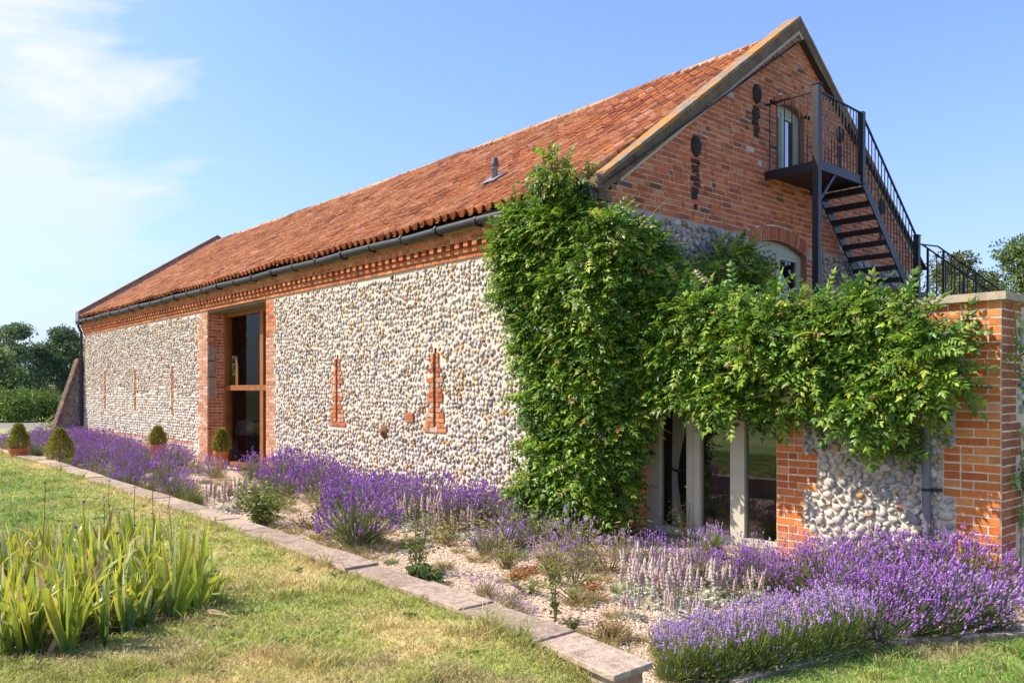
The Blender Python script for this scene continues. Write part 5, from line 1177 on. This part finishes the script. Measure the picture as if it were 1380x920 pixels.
# ---------------------------------------------------------------- clipped conifers
def conifer(R, H, n, z0=0.0, k=1.15):
    t = RNG.random(n)**.8; th = RNG.uniform(0, 6.28, n); r = R*1.08*np.sin(np.pi*np.clip(.22+.78*t, 0, 1))**.6*(1-.48*t)*(.85+.4*vnoise(th*1.6, t*5, 1.0, 4)); r *= RNG.uniform(.6, 1.18, n)*.88
    P = np.column_stack([r*np.cos(th), r*np.sin(th), z0+H*t*.94]); D = unit(np.column_stack([np.cos(th)*.8, np.sin(th)*.8, np.full(n, .8)])+RNG.normal(0, .3, (n, 3)))
    mb = MB(); strips(mb, P, D, RNG.uniform(.035, .11, n), RNG.uniform(.012, .024, n), .1, pick([(4, (.29, .28, .045)), (3, (.38, .34, .06)), (3, (.17, .19, .03)), (1, (.46, .37, .1))], n)*RNG.uniform(.8, 1.2, (n, 1)), seg=2)
    ms = MB(); ms.tube([(0, 0, 0), (0, 0, z0+H*.8)], [.022, .008], 6, (.16, .1, .06)); return mb, ms
def potplant(X, Z, rim_z, Rp, H, Rc, label, pot=True):
    x, y = to_local(X, Z); o = thing('potted_conifer' if pot else 'conifer', W(x, y, 0), 0, label, 'conifer', 'clipped conifers in the lavender bed')
    mb, ms = conifer(Rc, H, 2600, rim_z-.02); mb.build('crown', LEAF_M, o); ms.build('trunk', STEMM, o)
    if pot:
        mb = MB(); h = rim_z; mb.lathe([(0, 0.0), (Rp*.68, 0), (Rp*.90, h-.085), (Rp*.92, h-.08), (Rp*1.0, h-.078), (Rp*1.03, h), (Rp*.93, h), (Rp*.9, h-.05), (0, h-.05)], 28); mb.build('pot', TERRA, o, False)
        mb = MB(); mb.lathe([(0, h-.045), (Rp*.91, h-.048)], 20, col=(.1, .07, .04)); mb.build('potting_soil', SOIL, o)
potplant((25-CX)/FOC*18.3, 18.3, .46, .21, .58, .20, 'golden clipped conifer in a terracotta pot behind the coping, leftmost')
potplant((80-CX)/FOC*17.2, 17.2, .30, .2, .70, .27, 'broad golden conical conifer growing beside the coping without visible pot', False)
potplant((212.5-CX)/FOC*20.3, 20.3, .42, .20, .47, .19, 'small egg-shaped conifer in an orange terracotta pot before the flint wall')
potplant((298-CX)/FOC*18.0, 18.0, .42, .17, .52, .18, 'yellowish small conifer against the brick jamb of the tall doorway', True)

# ---------------------------------------------------------------- wisteria
def pinnate(nl=11, L_=.26):
    """one compound leaf along +x, drooping; returns verts, tris, shade"""
    v = []; f = []; sh = []
    k = (nl-1)//2
    def leaflet(p, d, ln, w_, dz):
        d = np.array(d)/np.linalg.norm(d); s = np.cross(d, (0, 0, 1)); s /= np.linalg.norm(s)+1e-9; n_ = np.cross(s, d)
        b = len(v); q = np.array(p)
        v.extend([q, q+d*ln*.42+s*w_/2-n_*w_*.16, q+d*ln+n_*dz*ln, q+d*ln*.42-s*w_/2-n_*w_*.16, q+d*ln*.45])
        f.extend([(b, b+1, b+4), (b+1, b+2, b+4), (b, b+4, b+3), (b+4, b+2, b+3)]); sh.extend([1, 1, .93, .93])
    for i in range(k):
        t = .22+.72*i/(k-1); x = L_*t; z = -.32*L_*t*t
        ln = .068*(1-.3*abs(t-.55)); w_ = .034
        for s in (1, -1): leaflet((x, 0, z), (.55, s*.85, -.38), ln, w_, -.12)
    leaflet((L_*.97, 0, -.31*L_), (1, 0, -.65), .072, .034, -.1)
    return np.array(v), np.array(f), np.array(sh)
PV, PF, PS = pinnate(); PV2, PF2, PS2 = pinnate(9, .20)
WCOL = [(4.5, (.06, .14, .016)), (5, (.105, .22, .02)), (5, (.17, .31, .026)), (3.6, (.28, .41, .035)), (1.5, (.42, .49, .06)), (.35, (.42, .34, .13)), (.2, (.30, .17, .07))]
def leaves(mb, P, out_, pal, scale, droop=.5):
    n = len(P)
    for (pv, pf, ps), k in (((PV, PF, PS), RNG.random(n) < .6), ((PV2, PF2, PS2), None)):
        pass
    sel = RNG.random(n) < .6
    for (pv, pf, ps), k in (((PV, PF, PS), sel), ((PV2, PF2, PS2), ~sel)):
        m_ = k.sum()
        if not m_: continue
        X = unit(out_[k]+RNG.normal(0, .55, (m_, 3))+np.array([0, 0, -droop])*RNG.uniform(.2, 1.2, (m_, 1)))
        up = np.array([-.45, .1, .9])+RNG.normal(0, .35, (m_, 3))+out_[k]*.6; Y = unit(np.cross(up, X)); Zv = np.cross(X, Y)
        s = scale*RNG.uniform(.7, 1.15, (m_, 1, 1))
        v = (pv[None, :, 0, None]*X[:, None]+pv[None, :, 1, None]*Y[:, None]+pv[None, :, 2, None]*Zv[:, None])*s+P[k][:, None]
        F = (pf[None]+np.arange(m_)[:, None, None]*len(pv)).reshape(-1, 3)
        c = pick(pal, m_)*RNG.uniform(.75, 1.25, (m_, 1)); cc = (c[:, None]*ps[None, :, None]).reshape(-1, 3)
        mb.arr(v.reshape(-1, 3), F, cc)
def cover(face, poly_px, plane, spacing, thick, per, R=(.17, .30), shrink=10):
    """clump centres over a wall face inside an outline; returns points and outward directions of leaves"""
    ctr = np.mean(poly_px, 0); poly_px = [tuple(np.array(q)-shrink*(np.array(q)-ctr)/np.linalg.norm(np.array(q)-ctr)) for q in poly_px]
    if face == 'x': pts = [on_x(px, py, plane) for px, py in poly_px]; nrm = np.array([-1.0, 0, 0])
    else: pts = [on_y(px, py, plane) for px, py in poly_px]; nrm = np.array([0, -1.0, 0])
    a = np.array(pts); got = []; t = 0; lim = int(8*(np.ptp(a[:, 0])*np.ptp(a[:, 1]))/spacing**2)+50
    while t < lim:
        t += 1; s, z = RNG.uniform(a[:, 0].min(), a[:, 0].max()), RNG.uniform(a[:, 1].min(), a[:, 1].max())
        if z < .02 or not in_poly(s, z, pts): continue
        if any((s-g[0])**2+(z-g[1])**2 < spacing**2 for g in got): continue
        got.append((s, z))
    PP, OO = [], []
    for s, z in got:
        r = RNG.uniform(*R); d = thick*RNG.uniform(.25, 1.0)
        c = np.array([plane-d, s, z]) if face == 'x' else np.array([s, plane-d, z])
        n = int(per*2.5*(r/.24)**2*RNG.uniform(.8, 1.2))
        q = unit(RNG.normal(0, 1, (n, 3))+nrm*.9+np.array([0, 0, .3])); rr = r*RNG.uniform(.45, .98, (n, 1))
        PP.append(c+q*rr*np.array([1, 1, .9])); OO.append(unit(q+nrm*.6))
    return np.concatenate(PP), np.concatenate(OO), got
wis = thing('wisteria', W(-.2, .3), TH, 'huge green wisteria smothering the barn corner and hanging over the glass doors', 'climber')
WI = Matrix.Translation((.2, -.3, 0))
ALLP, ALLO = [], []
corner = [(702, 300), (720, 288), (744, 280), (766, 254), (778, 234), (790, 228), (794, 262), (800, 700), (790, 712), (766, 705), (746, 680), (746, 640), (756, 600), (750, 545), (743, 500), (729, 470), (716, 440), (711, 400), (705, 360), (698, 320)]
for face, poly, pl, sp, th_, per, R_ in (
    ('x', corner, -.02, .17, .30, 46, (.15, .27)),
    ('y', [(812, 315), (840, 325), (868, 350), (888, 375), (905, 385), (930, 365), (960, 358), (990, 340), (1006, 356), (1012, 384), (990, 400), (812, 480)], -.02, .20, .28, 40, (.15, .25)),
    ('y', [(812, 305), (835, 318), (858, 345), (870, 380), (872, 420), (838, 500), (815, 560), (812, 706), (806, 706)], -.02, .18, .34, 46, (.15, .26)),
    ('x', [(830, 460), (870, 425), (920, 416), (965, 418), (1010, 414), (1060, 412), (1120, 414), (1180, 412), (1230, 418), (1262, 422), (1285, 420), (1300, 480), (1308, 500), (1290, 520), (1262, 545), (1235, 575), (1205, 578), (1180, 560), (1150, 548), (1110, 545), (1070, 560), (1030, 560), (985, 545), (950, 548), (915, 545), (875, 552), (856, 580), (850, 600), (840, 610)], EX, .19, .30, 46, (.14, .25)),
    ('x', [(832, 560), (846, 560), (840, 630), (836, 680), (830, 700)], EX-.05, .2, .2, 34, (.12, .2)),
    ('x', [(835, 400), (890, 395), (960, 400), (1040, 408), (1140, 408), (1240, 412), (1240, 440), (1040, 440), (900, 450), (835, 470)], EX, .22, .24, 26, (.12, .2)),
    ('x', [(1180, 570), (1238, 570), (1225, 605), (1205, 620), (1188, 610)], EX, .12, .12, 20, (.08, .14)),
    ('x', [(1262, 425), (1320, 405), (1335, 418), (1300, 445), (1312, 490), (1290, 520), (1262, 510)], EX, .14, .10, 12, (.06, .13))):
    p, o_, g = cover(face, poly, pl, sp, th_, per, R_); ALLP.append(p); ALLO.append(o_)
for z in np.arange(.15, 3.75, .13):         # the bulge round the very corner of the barn
    n = 100; c = np.array([-.17+RNG.normal(0, .05), (-.14 if z > 1.9 else .06)+RNG.normal(0, .05), z]); q = unit(RNG.normal(0, 1, (n, 3))+np.array([-.6, -.6, .2])); ALLP.append(c+q*RNG.uniform(.10, .27, (n, 1))); ALLO.append(unit(q+np.array([-.4, -.4, 0])))
P = np.concatenate(ALLP); O = np.concatenate(ALLO)
# the growth over the wing stays in front of its wall; nothing inside the masonry
inside = (P[:, 0] > -.01) & (P[:, 1] > .0) | (P[:, 0] > EX-.01) & (P[:, 1] > EY) & (P[:, 2] < 2.58) & (P[:, 1] < 0)
P, O = P[~inside], O[~inside]
# young yellow-green shoots stand on the outside
mb = MB(); leaves(mb, P, O, WCOL, 1.03, .18); wf = mb.build('foliage', LEAF, wis); wf.matrix_parent_inverse = WI
print('wisteria leaves', len(P))
mb = MB(); rs = RNG.choice(len(P), 260); 
leaves(mb, P[rs]+O[rs]*.13, O[rs]+np.array([0, 0, .5]), [(3, (.26, .36, .05)), (2, (.36, .40, .08)), (1, (.40, .36, .15))], .8, -.1); o = mb.build('young_shoots', LEAF, wis); o.matrix_parent_inverse = WI
mb = MB()
for (a, b) in (((-.06, .35, 0), (-.12, .25, 3.6)), ((.38, -.08, 0), (-.05, .0, 2.6)), ((.30, -.15, 1.9), (.30, -3.8, 2.2)), ((.30, -.15, 2.1), (.35, -3.5, 1.8)), ((-.1, .2, 2.5), (3.4, -.12, 3.2)), ((-.08, .3, 2.8), (-.1, 1.4, 3.6))):
    pts_ = [Vector(a).lerp(Vector(b), i/9)+Vector((RNG.normal(0, .03), RNG.normal(0, .03), RNG.normal(0, .05)))*(i > 0) for i in range(10)]
    mb.tube(pts_, list(np.linspace(.042, .014, 10)), 7, (.17, .13, .09))
o = mb.build('stem', STEMM, wis, True); o.matrix_parent_inverse = WI
mb = MB(); pods = MB()
k = RNG.choice(len(P), 55)
for i in k:
    p = P[i]+O[i]*.1; d = O[i]*.25+RNG.normal(0, .14, 3)+np.array([0, 0, .1]); mb.tube([tuple(p), tuple(p+d*.5+np.array([0, 0, .05])), tuple(p+d*1.1-np.array([0, 0, .03]))], [.0035, .003, .0015], 4, (.42, .40, .16))
o = mb.build('tendril', LEAF_M, wis); o.matrix_parent_inverse = WI
k = RNG.choice(len(P), 16)
for i in k:
    p = P[i]+O[i]*.1; n = 14; q = np.tile(p, (n, 1))+RNG.normal(0, .02, (n, 3)); q[:, 2] -= RNG.random(n)*.18
    strips(pods, q, unit(RNG.normal(0, .3, (n, 3))+np.array([0, 0, -1])), .05, .014, 0, np.tile(np.array((.42, .32, .2)), (n, 1)), seg=2)
o = pods.build('dry_flower_cluster', LEAF_M, wis); o.matrix_parent_inverse = WI
# small climbers on the shaded return of the pier
for (px, py, n, lb) in ((1366, 462, 26, 'trailing wisteria shoot hanging down the pier corner'), (1374, 640, 60, 'dark leafy climber on the shaded side of the brick pier')):
    x, z = on_y(px, py, EY-.03); o = thing('climber', W(x, EY-.05, 0), TH, lb, 'climber')
    q = np.array([0, 0, z])+RNG.normal(0, 1, (n, 3))*(np.array([.05, .02, .16]) if n < 40 else np.array([.07, .03, .30])); q[:, 1] = np.minimum(q[:, 1], .02)
    mb = MB(); leaves(mb, q, np.tile(np.array([-.2, -1, .0]), (n, 1)), WCOL, .62); mb.build('foliage', LEAF, o)
    mb = MB(); mb.tube([(.05, .03, 0 if n > 40 else z-.3), (.02, .0, z), (0.0, .02, z+.35)], .006, 5, (.3, .26, .12)); mb.build('stem', STEMM, o)
# ferny tuft growing on the kneeler
x, z = -.08, 4.33
mb, ms = shrub(160, .12, .26, .05, .012, GY, stems=9); o = thing('wall_tuft', W(-.08, .12, 4.3), 0, 'pale green tuft sprouting from the foot of the gable coping', 'weed'); mb.build('foliage', LEAF_M, o); ms.build('stem', STEMM, o)

# ---------------------------------------------------------------- trees and hedges
def tree(name, X, Y, H, Rw, base, label, pal, n, cl, leaf=.28, group='trees beyond the garden', z=-.16, nclump=34, trunk=.18):
    o = thing(name, (X, Y, z), RNG.uniform(0, 6), label, 'tree', group)
    cs_ = []
    for i in range(nclump):
        t = RNG.random()**.85; hz_ = base+(H-base)*t; prof_ = math.sin(math.pi*min(.97, .16+.84*t))**.62
        a = RNG.uniform(0, 6.28); r = Rw*prof_*math.sqrt(RNG.random())*1.0
        cs_.append((r*math.cos(a), r*math.sin(a), hz_-cl*.5, cl*RNG.uniform(.6, 1.25)))
    cs_ = np.array(cs_); i = RNG.integers(0, nclump, n); d = unit(RNG.normal(0, 1, (n, 3))); rr = RNG.uniform(.55, 1.05, n)
    P = cs_[i, :3]+d*(cs_[i, 3]*rr)[:, None]*np.array([1.1, 1.1, .75])
    D = unit(d+RNG.normal(0, .6, (n, 3))+np.array([0, 0, -.1])); cl_c = pick(pal, nclump)*RNG.uniform(.8, 1.2, (nclump, 1))
    mb = MB(); strips(mb, P, D, RNG.uniform(.7, 1.3, n)*leaf, RNG.uniform(.5, .8, n)*leaf, .2, cl_c[i]*RNG.uniform(.8, 1.2, (n, 1)), seg=2); mb.build('crown', TREELEAF, o)
    mb = MB(); mb.tube([(0, 0, 0), (.1, .05, H*.3), (.05, -.1, H*.55), (0, 0, H*.85)], [trunk, trunk*.8, trunk*.5, trunk*.15], 8, (.11, .085, .06))
    for k in RNG.choice(nclump, min(9, nclump), replace=False):
        c = cs_[k]; h0 = min(c[2]*.75, H*.6); mb.tube([(.05, 0, h0), (c[0]*.5, c[1]*.5, (h0+c[2])*.5+.2), (c[0], c[1], c[2])], [trunk*.4, trunk*.25, trunk*.08], 5, (.11, .085, .06))
    mb.build('trunk', STEMM, o); return o
TG = [(4, (.10, .165, .075)), (3, (.13, .195, .085)), (2, (.17, .225, .09)), (1, (.08, .13, .075))]
TL = [(4, (.15, .22, .06)), (3, (.19, .26, .07)), (2, (.12, .17, .05))]
def pxX(px, Z): return (px-CX)/FOC*Z
tree('broadleaf_tree', pxX(18, 78), 78, 8.6, 3.7, 1.0, 'tall dark green tree at the left edge beyond the hedge', TG, 15000, 1.1, .21, nclump=44)
tree('broadleaf_tree', pxX(84, 82), 82, 8.4, 3.0, 1.2, 'round dark green tree rising beside the far gable corner', TG, 15000, 1.0, .21, nclump=44)
tree('broadleaf_tree', pxX(55, 90), 90, 7.2, 2.4, .8, 'thinner tree filling the gap between two dark trees at left', TG, 3600, 1.0, .30, nclump=22)
tree('broadleaf_tree', pxX(0, 70), 70, 5.6, 1.9, .5, 'lighter green bushy tree below the tall dark tree at left', TL, 4200, .9, .28, nclump=20)
tree('broadleaf_tree', pxX(118, 86), 86, 7.4, 2.5, 1.0, 'dark tree mostly hidden behind the far barn corner', TG, 4200, 1.0, .30, nclump=22)
tree('broadleaf_tree', pxX(-70, 76), 76, 9.0, 4.0, 1.0, 'broad dark tree just outside the left edge of the hedge', TG, 5000, 1.2, .34)
tree('broadleaf_tree', pxX(1375, 58), 58, 13.5, 3.6, .5, 'tall light green tree at the right edge behind the brick pier', TL, 17000, 1.0, .19, nclump=64)
tree('broadleaf_tree', pxX(1285, 60), 60, 12.4, 3.9, 1.0, 'olive green tree behind the thin terrace railings, nearer the barn', [(4, (.13, .155, .055)), (3, (.17, .19, .07)), (2, (.10, .12, .05))], 15000, 1.0, .19, nclump=60)
tree('broadleaf_tree', pxX(1325, 63), 63, 11.6, 3.5, .8, 'lower green tree between the olive tree and the tall one at right', TL, 11000, 1.0, .19, nclump=50)
tree('broadleaf_tree', pxX(1460, 58), 58, 13.5, 3.6, 1.0, 'large green tree beyond the right edge of the pier', TL, 6000, 1.2, .34)
dirx = np.array([(309-CX)/FOC, 1.0])
tree('broadleaf_tree', dirx[0]*58+.6, 58, 5.2, 2.0, .6, 'green tree glimpsed through the tall doorway and rear window', TL, 3600, .9, .26, nclump=20)
for i, (px, Z, w_, h_, lb) in enumerate(((14, 50, 2.6, 2.15, 'bright green bushy hedge section at the left edge, behind the drive'), (62, 52, 2.3, 2.05, 'bright green bushy hedge section nearer the barn buttress'), (-40, 50, 2.6, 2.3, 'bushy hedge section running out of the left of the photo'))):
    o = thing('hedge', (pxX(px, Z), Z, -.12), 0, lb, 'hedge', 'hedge sections behind the drive'); n = 5200
    c = np.column_stack([RNG.uniform(-w_*.5, w_*.5, 26), RNG.normal(0, .5, 26), RNG.uniform(.2, h_-.5, 26)]); k = RNG.integers(0, 26, n); d = unit(RNG.normal(0, 1, (n, 3)))
    P = c[k]+d*RNG.uniform(.35, .62, (n, 1)); P[:, 2] = np.maximum(P[:, 2], .02); mb = MB()
    strips(mb, P, unit(d+RNG.normal(0, .5, (n, 3))), RNG.uniform(.10, .20, n), RNG.uniform(.06, .10, n), .2, pick([(4, (.15, .24, .04)), (3, (.21, .30, .055)), (2, (.10, .17, .035))], n)*RNG.uniform(.8, 1.2, (n, 1)), seg=2); mb.build('foliage', TREELEAF, o)
    mb = MB()
    for q in c[:8]: mb.tube([(q[0], q[1]*.3, 0), tuple(q)], [.04, .015], 5, (.1, .08, .06))
    mb.build('stem', STEMM, o)
